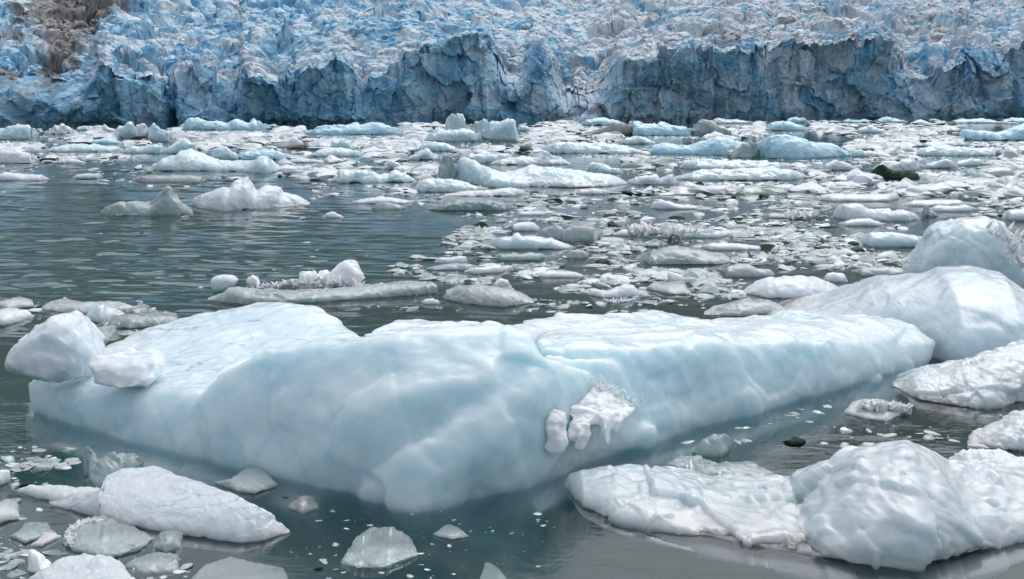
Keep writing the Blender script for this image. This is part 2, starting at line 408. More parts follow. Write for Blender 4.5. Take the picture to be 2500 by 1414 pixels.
    for (cx, cy_, rx, ry, k) in [(150, 30, 120, 60, 1), (240, 10, 90, 40, 1), (150, 110, 60, 70, .9), (120, 170, 45, 60, .8), (200, 55, 60, 70, .8), (60, 60, 70, 60, .5), (450, 75, 50, 30, .35), (130, 200, 30, 40, .9),
                                (1780, 120, 60, 25, .25), (1900, 60, 50, 40, .3), (600, 40, 90, 15, .2), (2080, 255, 45, 25, .35), (1600, 110, 60, 22, .3), (15, 195, 40, 30, .9), (1380, 282, 28, 16, 1.0)]:
        br = np.maximum(br, k * np.exp(-((PX - cx) / rx) ** 2 - ((PY - cy_) / ry) ** 2))
    br = sstep(.30, .72, br + n2 * .55 + n3 * .3) * .9
    c = np.array((.62, .72, .79)) * np.ones(X.shape + (3,))
    def lay(c, f, rgb): return c + f[..., None] * (np.array(rgb) - c)
    c = lay(c, (.5 + .5 * rc) * .35, (.72, .74, .78))
    c = lay(c, grit, (.42, .39, .40))
    c = lay(c, bl * .8, (.36, .67, .83))
    c = lay(c, deep, (.10, .38, .62))
    stripe = np.zeros(X.shape)
    for (cx, wpx_, ya, yb_) in [(414, 13, 205, 320), (1310, 16, 110, 205), (1835, 9, 95, 215), (2255, 10, 95, 190), (2480, 12, 190, 320), (2100, 8, 120, 170), (2360, 20, 110, 190), (1745, 6, 140, 215), (290, 7, 250, 320)]:
        stripe = np.maximum(stripe, np.exp(-((PX - cx - (PY - ya) * .1 + n2 * 10) / wpx_) ** 2) * sstep(ya - 12, ya + 12, PY) * sstep(yb_ + 12, yb_ - 12, PY))
    c = lay(c, stripe * .9, (.07, .32, .58))
    c = lay(c, br, (.17, .125, .09))
    ncv = np.concatenate([.16 + .42 * n3_, 0 * Xt], 1)
    c = lay(c, ncv, (.14, .41, .60))
    me = new_mesh('glacier', V, grid_faces(na, nc + ns))
    color_attr(me, 'ice', c.reshape(-1, 3))
    m = NT('glacier_ice')
    at = m.n('ShaderNodeVertexColor', _layer_name='ice')
    v = m.coord((1, 1, 1))
    f = m.noise(v, 1.1, 6, .7)
    col = m.mix(m.ramp(f, .3, .75, 0, .3), at.outputs[0], (.75, .77, .8))
    b = m.n('ShaderNodeBump', Strength=.6, Distance=.5, Height=m.noise(v, 1.3, 7, .7))
    p = m.n('ShaderNodeBsdfPrincipled', Base__Color=col, Roughness=.65, Normal=b.outputs[0])
    p.inputs['Specular IOR Level'].default_value = .25
    m.l(p.outputs[0], m.out.inputs[0])
    me.materials.append(m.m)
    me.polygons.foreach_set('use_smooth', np.zeros(len(me.polygons), bool))
    tag(link('glacier', me), kind='structure')
build_glacier()

def build_mountains():
    n, k = 160, 50
    x = np.linspace(-1600, 1600, n); t = np.linspace(0, 1, k)
    X, T = np.meshgrid(x, t, indexing='ij')
    crest = 330 + 90 * fbm(X / 420, 0 * X, 0 * X, 4, 7)
    Y = 820 + T * 520 + 40 * fbm(X / 200, T * 3, 0 * X, 3, 8)
    Z = 60 + T ** .9 * crest + 26 * fbm(X / 70, Y / 70, 0 * X, 4, 9) * (T > 0)
    me = new_mesh('hills', np.stack([X, Y, Z], -1).reshape(-1, 3), grid_faces(n, k))
    m = NT('bare_rock')
    v = m.coord((1, 1, 1))
    col = m.mix(m.noise(v, .03, 8, .65), (.10, .088, .08), (.23, .205, .19))
    p = m.n('ShaderNodeBsdfPrincipled', Base__Color=col, Roughness=.9)
    m.l(p.outputs[0], m.out.inputs[0])
    me.materials.append(m.m)
    tag(link('hills', me), kind='structure')
build_mountains()

# ------------------------------------------------------------------ ice builders
def edges_of(me):
    e = np.empty(len(me.edges) * 2, np.int32); me.edges.foreach_get('vertices', e); return e.reshape(-1, 2)
def laplace(P, E, it, lam=.55):
    n = len(P); deg = np.bincount(E.ravel(), minlength=n).astype(float)[:, None]; deg[deg == 0] = 1
    for _ in range(it):
        S = np.zeros_like(P)
        for c in range(3):
            S[:, c] = np.bincount(E[:, 0], P[E[:, 1], c], n) + np.bincount(E[:, 1], P[E[:, 0], c], n)
        P = P + lam * (S / deg - P)
    return P
def vnormals(me):
    a = np.empty(len(me.vertices) * 3, np.float32); me.vertex_normals.foreach_get('vector', a); return a.reshape(-1, 3).astype(float)
def relief(P, N, size, amp, facet, seed, fine=1.0):
    d = amp * fbm(*(P / (size * .45)).T, 4, seed) + facet * facet3(P, size * .38, seed + 50) + facet * .45 * facet3(P, size * .15, seed + 70)
    d = d + fine * amp * .28 * fbm(*(P / (size * .09)).T, 3, seed + 90)
    return P + N * d[:, None]

def hull_union(name, pieces, voxel, mat, smooth=10, size=3.0, amp=.1, facet=.1, seed=1, parent=None, loc=None):
    """one closed lump from several convex blocks (lists of world points), melted together and weathered"""
    bm = bmesh.new()
    for pts in pieces:
        vs = [bm.verts.new(p) for p in pts]
        r = bmesh.ops.convex_hull(bm, input=vs)
        junk = [v for v in set(r['geom_interior']) | set(r['geom_unused']) if isinstance(v, bmesh.types.BMVert) and v.is_valid]
        bmesh.ops.delete(bm, geom=junk, context='VERTS')
    bmesh.ops.recalc_face_normals(bm, faces=bm.faces[:])
    me0 = bpy.data.meshes.new('tmp'); bm.to_mesh(me0); bm.free()
    tmp = bpy.data.objects.new('tmp', me0); COL.objects.link(tmp)
    md = tmp.modifiers.new('r', 'REMESH'); md.mode = 'VOXEL'; md.voxel_size = voxel; md.adaptivity = 0
    dg = bpy.context.evaluated_depsgraph_get()
    me = bpy.data.meshes.new_from_object(tmp.evaluated_get(dg))
    bpy.data.objects.remove(tmp); bpy.data.meshes.remove(me0)
    me.name = name
    P = np.empty(len(me.vertices) * 3, np.float32); me.vertices.foreach_get('co', P); P = P.reshape(-1, 3).astype(float)
    E = edges_of(me)
    P = laplace(P, E, smooth)
    me.vertices.foreach_set('co', P.astype(np.float32).ravel()); me.update()
    P = relief(P, vnormals(me), size, amp, facet, seed)
    P = laplace(P, E, 2)
    if loc is None:
        loc = np.array(((P[:, 0].min() + P[:, 0].max()) / 2, (P[:, 1].min() + P[:, 1].max()) / 2, 0.0))
    me.vertices.foreach_set('co', (P - np.array(loc)).astype(np.float32).ravel()); me.update()
    me.materials.clear(); me.materials.append(mat)
    me.polygons.foreach_set('use_smooth', np.ones(len(me.polygons), bool))
    return link(name, me, loc if parent is None else np.array(loc) - np.array(parent.location), parent)

def W(px, py, Y): 
    x, y, z = at_y(px, py, Y); return (float(x), float(y), float(z))
def Gp(px, py, z=0.0):
    x, y = ground(px, py, z); return (float(x), float(y), z)

def floe(name, top, base=None, depth=None, h=None, mat='white', r=.5, n=2.2, nb=2.2, amp=.11, facet=.09, seed=0, sub=.35, res=1.0, sag=.18, parent=None, endp=2.4, chip=None):
    """a floating piece from its outline: top = skyline left to right, base = front waterline, depth in metres (or h = freeboard)"""
    top = np.array(top, float)
    xl, xr = top[0, 0], top[-1, 0]
    ymin = top[:, 1].min()
    if base is None:
        yb = max(top[0, 1], top[-1, 1]); e = sag * (yb - ymin)
        base = [(xl, top[0, 1]), (xl * .85 + xr * .15, top[0, 1] * .6 + yb * .4 + e * .7), ((xl + xr) / 2, yb + e), (xl * .15 + xr * .85, top[-1, 1] * .6 + yb * .4 + e * .7), (xr, top[-1, 1])]
    elif not hasattr(base, '__len__'):
        base = [(xl, top[0, 1]), (xl * .85 + xr * .15, base), (xl * .15 + xr * .85, base), (xr, top[-1, 1])]
    base = np.array(base, float)
    wpx = xr - xl
    nu = int(np.clip(wpx * .32 * res, 20, 230)); nv = int(np.clip(nu * .8, 28, 130))
    u = (1 - np.cos(np.linspace(0, math.pi, nu))) / 2
    u = u * .6 + np.linspace(0, 1, nu) * .4
    px = xl + u * wpx
    yt = np.interp(px, top[:, 0], top[:, 1]); yb = np.maximum(np.interp(px, base[:, 0], base[:, 1]), yt + .2)
    Yf = ground(px, yb)[1]
    Yc = np.median(Yf)
    wid = wpx / FPX * Yc
    env = np.clip(1 - np.abs(2 * u - 1) ** endp, 0, 1) ** .5
    if h is not None:
        Yr = ground(px, yt, h * env + .01)[1]; dep = np.maximum(Yr - Yf, .12 * wid * env) / max(r, .05)
        dep = np.minimum(dep, 1.6 * wid)
    else:
        dep = (depth if depth else .45 * wid) * env
    dep = np.maximum(dep, .02 * wid)
    Yr = Yf + r * dep
    zr = np.maximum(at_y(px, yt, Yr)[2], .015 * wid * env + .004)
    zb = -sub * (np.maximum(zr, .12 * wid * env) + .05) - .03
    # section round the piece
    m1 = nv // 3
    ph = np.linspace(0, math.pi / 2, m1)
    c1, s1 = np.cos(ph) ** (2 / n), np.sin(ph) ** (2 / n)
    ph2 = np.linspace(math.pi / 2, math.pi, m1)[1:]
    c2, s2 = np.abs(np.cos(ph2)) ** (2 / nb), np.sin(ph2) ** (2 / nb)
    ph3 = np.linspace(math.pi, 2 * math.pi, nv - 2 * m1 + 2)[1:-1]
    tt = np.concatenate([r * (1 - c1), r + (1 - r) * c2, .5 + .5 * np.cos(ph3) * 1.22])
    zu = np.concatenate([s1, s2, 0 * ph3]); zd = np.concatenate([0 * s1, 0 * s2, .40 + .60 * np.abs(np.sin(ph3))])
    nv = len(tt)
    Y = Yf[:, None] + dep[:, None] * tt[None]
    Z = zr[:, None] * zu[None] + zb[:, None] * zd[None]
    dx, dy, dz = ray(px, yt)
    k = (dx / dy)[:, None]
    Xr = k * Yr[:, None]
    X = Xr + k * (Y - Yr[:, None]) * .6
    P = np.stack([X, Y, Z], -1).reshape(-1, 3)
    F = grid_faces(nu, nv, True)
    nP = len(P)
    caps = []
    for side in (0, nu - 1):
        P = np.vstack([P, P[side * nv:(side + 1) * nv].mean(0)])
        idx = side * nv + np.arange(nv); nx = side * nv + (np.arange(nv) + 1) % nv
        q = np.stack([np.full(nv, len(P) - 1), nx, idx], -1) if side == 0 else np.stack([np.full(nv, len(P) - 1), idx, nx], -1)
        caps.append(q)
    tri = np.vstack([F[:, [0, 3, 1]], F[:, [1, 3, 2]], np.vstack(caps)[:, [0, 2, 1]]])[:, [0, 2, 1]]
    # relief along the normals, fading to nothing at the pinched ends
    me = new_mesh(name, P, tri)
    hgt = max(float(zr.max()), .04 * wid)
    fade = np.concatenate([np.repeat(np.clip(env * 1.2, 0, 1), nv), [0, 0]])
    N = vnormals(me)
    size = min(wid, 4 * hgt)
    Q = relief(P, N, size, amp * hgt, facet * hgt, seed)
    cs = float(np.clip(wid * .075, .22, 2.2))
    if chip is None: chip = min(.075 * cs, .22 * hgt) * (.5 if mat == 'smooth' else 1)
    Q = Q + N * (chip * facet3(P, cs, seed + 5) + chip * .5 * facet3(P, cs * .45, seed + 6) + chip * .3 * fbm(*(P / (cs * .3)).T, 2, seed + 8))[:, None]
    P = P + (Q - P) * fade[:, None]
    loc = np.array(((P[:, 0].min() + P[:, 0].max()) / 2, (P[:, 1].min() + P[:, 1].max()) / 2, 0.0))
    me.vertices.foreach_set('co', (P - loc).astype(np.float32).ravel()); me.update()
    me.materials.append(M[mat])
    return link(name, me, loc if parent is None else loc - np.array(parent.location), parent)


# ------------------------------------------------------------------ the big berg in front
def crystals(name, line, count, size, mat, parent, seed, spread=(.12, .12), up=.6, zoff=0.0):
    """a layer of small upright ice shards along a line of world points"""
    rng = np.random.default_rng(seed)
    L = np.array(line, float); V, F = [], []
    seg = np.concatenate([[0], np.cumsum(np.linalg.norm(np.diff(L, axis=0), axis=1))])
    for k in range(count):
        d = rng.random() * seg[-1]
        c = np.array([np.interp(d, seg, L[:, i]) for i in range(3)])
        c += np.array([rng.normal() * spread[0], rng.normal() * spread[0], (rng.random() - .35) * spread[1] + zoff])
        ax = np.array([rng.normal() * .8, rng.normal() * .6 - .2, up + rng.random()]); ax /= np.linalg.norm(ax)
        a = np.cross(ax, (rng.normal(), rng.normal(), .3)); a /= np.linalg.norm(a) + 1e-9; b = np.cross(ax, a)
        s_ = size * (.45 + rng.random() ** 1.5 * 1.1); w = s_ * (.25 + .35 * rng.random()); w2 = w * (.3 + .5 * rng.random())
        n = len(V)
        for (h_, ww) in ((-.35, w), (.35, w2), (.75, w2 * .45)):
            for q in range(5):
                t_ = q * 2 * math.pi / 5 + rng.random() * .5
                V.append(c + ax * s_ * h_ + (a * math.cos(t_) + b * math.sin(t_) * .6) * ww)
        V.append(c + ax * s_ * (.8 + .2 * rng.random())); V.append(c - ax * s_ * .4)
        for r_ in (0, 1):
            for q in range(5):
                i0, i1 = n + r_ * 5 + q, n + r_ * 5 + (q + 1) % 5
                F += [(i0, i1, i1 + 5), (i0, i1 + 5, i0 + 5)]
        for q in range(5):
            F += [(n + 10 + q, n + 10 + (q + 1) % 5, n + 15), (n + (q + 1) % 5, n + q, n + 16)]
    # the frozen base the shards grow out of
    for (i, (p0, p1)) in enumerate(zip(L[:-1], L[1:])):
        m = max(2, int(np.linalg.norm(p1 - p0) / (size * .5))); n = len(V)
        for t_ in np.linspace(-.04, 1.04, m + 1):
            rr = size * (.38 + .25 * rng.random())
            for q in range(6):
                V.append(p0 + (p1 - p0) * t_ + np.array((0, math.cos(q * math.pi / 3) * rr, math.sin(q * math.pi / 3) * rr * .7 - size * .1)))
        for j in range(m):
            for q in range(6):
                i0, i1 = n + j * 6 + q, n + j * 6 + (q + 1) % 6
                F += [(i0, i1, i1 + 6), (i0, i1 + 6, i0 + 6)]
        for q in range(1, 5): F += [(n, n + q + 1, n + q), (n + m * 6, n + m * 6 + q, n + m * 6 + q + 1)]
    V = np.array(V) - (np.array(parent.location) if parent is not None else 0)
    me = new_mesh(name, V, F, [mat], smooth=False)
    bm = bmesh.new(); bm.from_mesh(me); bmesh.ops.recalc_face_normals(bm, faces=bm.faces[:]); bm.to_mesh(me); bm.free()
    return link(name, me, parent=parent)

def lump(name, pts, label, cat, mat, voxel=.05, smooth=5, amp=.06, facet=.08, seed=1, group=None, parent=None, thick=1.0, back=None):
    """a block from its outline: pts = (px, py, Y) in front, copied back by thick metres"""
    a = [W(*p) for p in pts]
    c = np.mean(a, 0)
    b = [tuple(c + (np.array(p) - c) * .8 + np.array((0, thick, 0))) for p in a]
    m = [tuple(c + (np.array(p) - c) * 1.0 + np.array((0, thick * .45, 0))) for p in a]
    f = [tuple(c + (np.array(p) - c) * .72 + np.array((0, -.22 * thick, 0))) for p in a]
    sz = np.ptp(np.array(a), axis=0).max()
    o = hull_union(name, [a + b + m + f], voxel, M[mat], smooth, sz, amp * sz, facet * sz, seed, parent)
    if label: tag(o, label, cat, group)
    return o

def main_berg():
    A = [Gp(70, 1005), Gp(150, 1035), Gp(240, 1055), Gp(500, 1122), W(62, 930, 23.5), W(215, 862, 25.0), W(330, 800, 26.5), W(480, 768, 27), W(620, 733, 27.3), W(670, 731, 27.3), W(745, 745, 27), W(850, 790, 25.6),
         W(480, 960, 21.0), W(240, 975, 22.0), W(100, 965, 23), W(900, 830, 23.5)]
    A += [(x, y, -1.6) for x, y in [(-8.5, 23.8), (-5, 20.8), (-3, 22), (-3, 26), (-7, 26)]]
    B = [W(520, 918, 20.4), W(600, 880, 20.2), W(680, 850, 20.0), W(800, 838, 19.7), W(880, 815, 19.5), W(1000, 806, 19.3), W(1080, 803, 19.3), W(1150, 812, 19.4), W(1215, 788, 20.0), W(1300, 822, 19.6), W(1312, 850, 19.5),
         W(470, 985, 20.6), W(485, 1050, 20.5), Gp(520, 1130), Gp(780, 1197), Gp(880, 1180), Gp(1200, 1150), W(1300, 1000, 19.0), W(700, 1000, 19.1), W(880, 1000, 18.25), W(1000, 960, 18.15), W(1200, 930, 18.6), W(780, 1120, 18.4), W(880, 1110, 18.1), W(950, 1070, 18.0), W(1000, 1225, 17.95), W(1110, 1040, 18.28), W(1200, 1005, 18.55), W(1290, 1165, 18.62), W(1300, 965, 18.9)]
    B += [(x, y, -1.8) for x, y in [(-4.5, 21), (-3.0, 19.6), (.4, 20), (.6, 23), (-4, 23)]] + [(-3.5, 24, .9), (0, 24, 1.1)]
    Cc = [W(860, 1212, 18.1), Gp(880, 1222), Gp(1005, 1260), Gp(1130, 1230), Gp(1290, 1192), Gp(1420, 1132), W(890, 1180, 17.95), W(1010, 1095, 17.75), W(1110, 1035, 18.0), W(1200, 1000, 18.3), W(1300, 960, 18.7), W(1320, 870, 19.4), W(1450, 900, 20.4),
          W(1000, 1180, 17.55), W(1100, 1110, 17.75), W(1200, 1080, 18.0), W(1440, 1050, 19.9), (1.0, 21, 0), (-1.0, 20, 0)]
    Cc += [(x, y, -1.7) for x, y in [(-1.4, 18.7), (.3, 18.8), (1.3, 20), (1.2, 21.5), (-1, 21)]]
    D = [W(1300, 815, 23.5), W(1400, 800, 26), W(1560, 792, 27), W(1760, 775, 29), W(1830, 772, 29.3), W(1990, 785, 28.5), W(2150, 765, 29.6), W(2230, 783, 29), W(2296, 830, 28.2), W(2285, 878, 27.8), Gp(2250, 892), Gp(2180, 908), Gp(2000, 950),
         Gp(1800, 1015), Gp(1600, 1075), Gp(1500, 1110), W(1315, 850, 20.8), W(1500, 850, 21.3), W(1800, 838, 23.9), W(2050, 820, 26.2), W(2200, 832, 27.2), W(1480, 950, 20.8), W(1790, 900, 23.2), W(1600, 1030, 21.2)]
    D += [(x, y, -1.5) for x, y in [(1.5, 21.8), (4, 23.3), (7.5, 26.4), (8, 28), (3, 27)]]
    E = [W(1230, 790, 24.5), W(1300, 770, 26.5), W(1380, 790, 26.8), W(1500, 800, 27), W(1560, 770, 29), W(1640, 760, 29.5), W(1720, 770, 29.5), W(1700, 800, 28), W(1300, 830, 23.5), (1.0, 26, 0), (4.5, 29, 0), (4, 27, 0), (1, 24, 0)]
    F = [W(880, 815, 22.4), W(960, 775, 25.5), W(1010, 771, 25.8), W(1100, 786, 25.5), W(1200, 790, 25), W(1240, 800, 24), W(1150, 820, 22.5), (-2, 26, -.5), (0, 26, -.5), (-2, 24, -.5), (0, 24, -.5)]
    H = [W(1480, 1075, 20.3), W(1600, 1035, 20.9), W(1605, 1065, 20.8), Gp(1490, 1108), Gp(1590, 1095), W(1530, 1030, 21.2), (2.2, 22, -.4), (1.7, 21.2, -.6)]
    G = [W(1320, 860, 20.0), W(1500, 880, 21), W(1560, 980, 21), Gp(1500, 1112), Gp(1420, 1134), W(1440, 950, 20.5), W(1540, 1040, 20.9), Gp(1560, 1090), (2, 22.5, .3), (1, 22, .5), (1.6, 21.5, -1)]
    K = [W(1690, 880, 23.2), W(1800, 862, 23.7), W(1760, 960, 22.5), W(1640, 1010, 21.6), W(1560, 1010, 21.3), (3.6, 24.4, .2), (2.6, 23, .2), Gp(1640, 1060)]
    def ledge(*ps, d=.55, z=-.28):
        o_ = []
        for p in ps:
            x, y, _ = Gp(*p); r_ = math.hypot(x, y); o_ += [(x * (1 - d / r_), y * (1 - d / r_), z), (x * (1 + .6 / r_), y * (1 + .6 / r_), -1.2), (x * (1 + 1.5 / r_), y * (1 + 1.5 / r_), -.1)]
        return o_
    L1 = ledge((62, 1000), (150, 1035), (240, 1060), (400, 1100), d=.9); L2 = ledge((400, 1100), (520, 1130), (780, 1197), d=.45)
    L3 = ledge((1300, 1190), (1420, 1132), (1600, 1075), d=.5); L4 = ledge((1600, 1075), (1800, 1015), (2000, 950), (2180, 908), d=.5, z=-.35)
    o = hull_union('iceberg', [L1, L2, L3, L4, A, B, Cc, D, E, F, G, H, K], .05, M['berg'], smooth=20, size=3.6, amp=.13, facet=.06, seed=3)
    tag(o, 'long low pale blue iceberg stretching across the foreground', 'iceberg')
    # white rubbly clump frozen to its front, with flat icicle plates under it
    k1 = [W(1385, 948, 20.1), W(1420, 930, 20.4), W(1460, 938, 20.45), W(1530, 972, 20.45), W(1552, 990, 20.4), W(1545, 1004, 20.15), W(1500, 1040, 19.5), W(1400, 1050, 19.25), W(1388, 1010, 19.4), W(1470, 985, 19.7), W(1440, 1040, 19.2), W(1450, 1000, 21.2)]
    k2 = [W(1392, 1015, 19.3), W(1450, 1020, 19.3), W(1396, 1100, 19.05), W(1425, 1108, 19.05), W(1447, 1070, 19.1), W(1420, 1040, 20.1), W(1415, 1060, 18.95)]
    k3 = [W(1455, 1005, 19.4), W(1500, 1010, 19.5), W(1486, 1094, 19.2), W(1462, 1065, 19.2), W(1478, 1040, 19.1), W(1480, 1020, 20.1)]
    k4 = [W(1492, 995, 19.7), W(1550, 998, 20.1), W(1502, 1060, 19.5), W(1487, 1030, 19.4), W(1515, 1010, 20.3), W(1515, 1030, 19.4)]
    k6 = [W(1375, 940, 19.9), W(1420, 945, 20.0), W(1392, 1000, 19.5), W(1378, 985, 19.6), W(1400, 960, 20.6)]
    hull_union('rubble_clump', [k1, k2, k3, k4, k6], .022, M['snow'], smooth=2, size=.9, amp=.035, facet=.07, seed=5, parent=o)
    k5 = [W(1340, 1000, 19.05), W(1382, 1008, 19.15), W(1388, 1080, 18.95), W(1372, 1106, 18.9), W(1335, 1102, 18.8), W(1330, 1050, 18.8), W(1358, 1050, 18.75), W(1355, 1040, 19.7)]
    hull_union('ice_plate', [k5], .022, M['snow'], smooth=2, size=.8, amp=.02, facet=.05, seed=6, parent=o)
    crystals('crystal_crust', [W(1400, 938, 20.2), W(1440, 936, 20.3), W(1500, 962, 20.3), W(1548, 992, 20.25)], 150, .055, M['crystal'], o, 7, (.08, .22))
    return o
big = main_berg()

lump('ice_boulder', [(10, 895, 22.6), (30, 850, 22.6), (68, 812, 22.6), (118, 780, 22.7), (150, 785, 22.7), (190, 822, 22.8), (217, 852, 22.9), (221, 888, 22.8), (185, 922, 22.6), (120, 938, 22.4), (60, 920, 22.4)],
     'white rounded ice boulder perched on the left end of the foreground iceberg', 'ice boulder', 'white', .035, 5, .03, .05, 12, thick=1.3)
lump('ice_block', [(207, 890, 21.9), (232, 872, 22.2), (275, 868, 22.4), (330, 880, 22.2), (372, 874, 22.2), (386, 884, 22), (382, 925, 21.6), (362, 945, 21.5), (290, 957, 21.5), (228, 938, 21.7)],
     'small white angular ice block beside the boulder, lying on the foreground iceberg', 'ice block', 'white', .03, 3, .02, .05, 14, thick=.8)

# ------------------------------------------------------------------ traced bergs and floes
def pts(s): return [tuple(float(v) for v in q.split(',')) for q in s.split()]
SEED = [100]
TRACED = []
def fl(name, cat, label, top, base=None, mat='white', group=None, sink=0.0, **kw):
    SEED[0] += 1
    b = pts(base) if isinstance(base, str) else base
    tp = pts(top); TRACED.append((tp[0][0], tp[-1][0], min(q[1] for q in tp) + 2, max([tp[0][1], tp[-1][1]] + ([q[1] for q in b] if isinstance(b, list) else [b or 0])) + 1))
    o = floe(name, pts(top), b, mat=mat, seed=SEED[0], **kw)
    o.location.z -= sink
    return tag(o, label, cat, group)
# --- right-hand side, near
dome = fl('iceberg', 'iceberg', 'smooth grey blue domed iceberg at the right edge of the foreground', '1880,770 1940,745 2070,705 2150,680 2260,672 2300,658 2370,656 2440,670 2500,715 2620,760 2720,900',
   '1880,775 2000,800 2300,895 2500,905 2720,900', 'smooth', depth=7, r=.6, amp=.06, facet=.025, res=1.5)
dome2 = fl('iceberg', 'iceberg', 'rounded translucent iceberg standing behind the smooth domed one at the right edge', '2203,668 2212,630 2240,603 2255,577 2270,555 2290,546 2310,542 2340,531 2400,527 2440,545 2480,590 2500,640 2530,680',
   '2203,672 2240,690 2350,705 2500,705 2530,690', 'smooth', depth=4.5, r=.5, amp=.05, facet=.03, n=2.4, res=1.6)
crystals('crystal_crust', [W(2440, 560, 37.2), W(2475, 600, 36.8), W(2492, 650, 36.6)], 160, .16, M['crystal'], dome2, 21, (.18, .3))
crystals('crystal_crust', [W(2212, 635, 37.0), W(2208, 660, 36.8)], 60, .10, M['crystal'], dome2, 22, (.05, .2))
fl('ice_floe', 'ice floe', 'ragged shelf of ice at the right edge, just below the smooth domed iceberg', '2180,935 2245,912 2310,905 2380,885 2440,865 2500,838 2600,830 2700,900', '2180,945 2230,978 2330,995 2400,995 2500,975 2600,960 2700,930', 'wet', depth=3.2, r=.55, n=1.7, amp=.09, chip=.026, res=1.4)
fl('ice_floe', 'ice floe', 'white sloping floe cut off by the right edge, above the big slab in the corner', '2362,1085 2400,1060 2440,1035 2480,1015 2540,1010 2620,1060', '2362,1090 2420,1100 2540,1104 2620,1080', 'wet', depth=1.6, r=.6, chip=.04)
slab = fl('iceberg', 'iceberg', 'large lumpy white slab of ice filling the bottom right corner', '1378,1180 1392,1160 1480,1150 1560,1155 1690,1166 1780,1190 1880,1228 1930,1225 1960,1190 2100,1112 2180,1096 2220,1088 2270,1100 2330,1130 2420,1140 2520,1150 2700,1200',
   '1378,1190 1420,1240 1500,1275 1700,1310 1880,1345 2060,1380 2200,1390 2330,1355 2500,1310 2700,1220', 'wet', depth=3.2, r=.7, n=1.9, res=1.6, amp=.10, facet=.11, chip=.032)
fl('ice_floe', 'ice floe', 'bright white jagged floe tucked behind the corner slab at the right edge', '2316,1130 2345,1112 2395,1106 2410,1112 2450,1104 2480,1120 2520,1140 2560,1160', '2316,1134 2360,1160 2440,1176 2520,1172 2560,1165', 'white', depth=1.2, r=.6, chip=.06)
f = fl('ice_floe', 'ice floe', 'small grey floe with a white crystal top, above the corner slab at the right', '2060,1005 2085,984 2120,980 2180,985 2225,997', '2060,1010 2100,1024 2150,1030 2225,1002', 'grey', h=.12, r=.7)
crystals('crystal_crust', [Gp(2108, 992, .14), Gp(2150, 995, .16), Gp(2215, 1000, .08)], 200, .11, M['crystal'], f, 23, (.05, .08))
fl('ice_chunk', 'ice chunk', 'small dark green glassy ice lens floating alone left of the corner slab', '1910,1079 1925,1073 1945,1070 1962,1072 1968,1078', '1910,1080 1930,1087 1952,1088 1968,1080', 'green', h=.07)
fl('ice_chunk', 'ice chunk', 'clear domed ice chunk just right of the rubble end of the long iceberg', '1688,1103 1705,1080 1740,1062 1770,1057 1788,1075 1785,1098', '1688,1106 1720,1116 1760,1116 1785,1101', 'clear', depth=.5)
fl('ice_floe', 'ice floe', 'long clear rippled floe lying between the long iceberg and the corner slab', '1625,1132 1660,1122 1700,1125 1760,1138 1840,1140 1890,1155', '1625,1140 1700,1165 1780,1178 1850,1180 1890,1160', 'clear', h=.12, amp=.2)
# --- lower left
fl('ice_floe', 'ice floe', 'pale streaked floe with a pointed left wing in the lower left', '120,1226 170,1208 250,1192 256,1164 300,1149 370,1145 430,1165 560,1205 640,1245 690,1280 708,1298', '120,1230 250,1265 400,1295 520,1316 590,1326 650,1318 690,1306 708,1300', 'streak', h=.34, r=.75, n=1.9, facet=.05, amp=.08, res=1.6, endp=6, chip=.010)
fl('ice_floe', 'ice floe', 'thin pale wing of ice lying against the streaked floe in the lower left', '42,1196 70,1186 120,1184 180,1190 250,1192 262,1200', '42,1200 90,1215 160,1232 230,1228 262,1204', 'smooth', h=.14, r=.7)
f = fl('ice_floe', 'ice floe', 'flat round clear floe with a glittering crystal rim in the lower left', '157,1322 165,1290 200,1272 250,1264 300,1285 350,1300 376,1312', '157,1326 200,1345 290,1366 350,1345 376,1318', 'clear', h=.07, r=.85, n=5, amp=.2, chip=.02)
crystals('crystal_crust', [Gp(172, 1330, .05), Gp(168, 1300, .07), Gp(200, 1278, .08), Gp(250, 1270, .08)], 120, .055, M['crystal'], f, 24, (.035, .04))
fl('ice_floe', 'ice floe', 'pale slab cut off by the bottom edge at the lower left corner', '60,1424 90,1398 150,1368 200,1357 265,1364 300,1386 335,1420 360,1450', '60,1430 120,1480 250,1500 360,1455', 'streak', h=.25, r=.8)
fl('ice_floe', 'ice floe', 'dim submerged sheet of clear ice at the bottom edge right of the corner slab', '460,1400 500,1365 560,1350 620,1362 690,1372 705,1400', '460,1410 560,1450 705,1410', 'greyc', h=.04, r=.85, n=4, sink=.10)
fl('ice_floe', 'ice floe', 'flat clear wet floe floating alone at the bottom centre left', '832,1368 868,1312 900,1292 960,1290 1000,1310 1022,1350', '832,1372 880,1386 945,1386 1022,1354', 'clear', h=.05, r=.85, n=5, amp=.3, chip=.025, sink=.025)
fl('ice_floe', 'ice floe', 'grey rounded floe between the streaked floe and the long iceberg', '525,1176 570,1170 600,1156 625,1152 650,1165 677,1182', '525,1180 580,1200 630,1206 677,1188', 'greyc', h=.10, chip=.015)
fl('ice_chunk', 'ice chunk', 'small frosty submerged chunk off the right tip of the streaked floe', '704,1222 725,1208 750,1206 777,1222', '704,1226 740,1242 777,1228', 'white', h=.03, sink=.09)
fl('ice_chunk', 'ice chunk', 'clear dark spiky chunk sticking up under the left part of the long iceberg', '204,1140 206,1096 218,1087 228,1102 236,1128 262,1108 300,1110 350,1125 357,1145', '204,1160 240,1184 300,1180 357,1150', 'clear', depth=.6, amp=.15, facet=.15)
fl('ice_chunk', 'ice chunk', 'thin clear sliver of ice near the bottom centre', '1058,1300 1085,1288 1120,1292 1146,1306', '1058,1304 1100,1314 1146,1309', 'clear', h=.03, sink=.02)
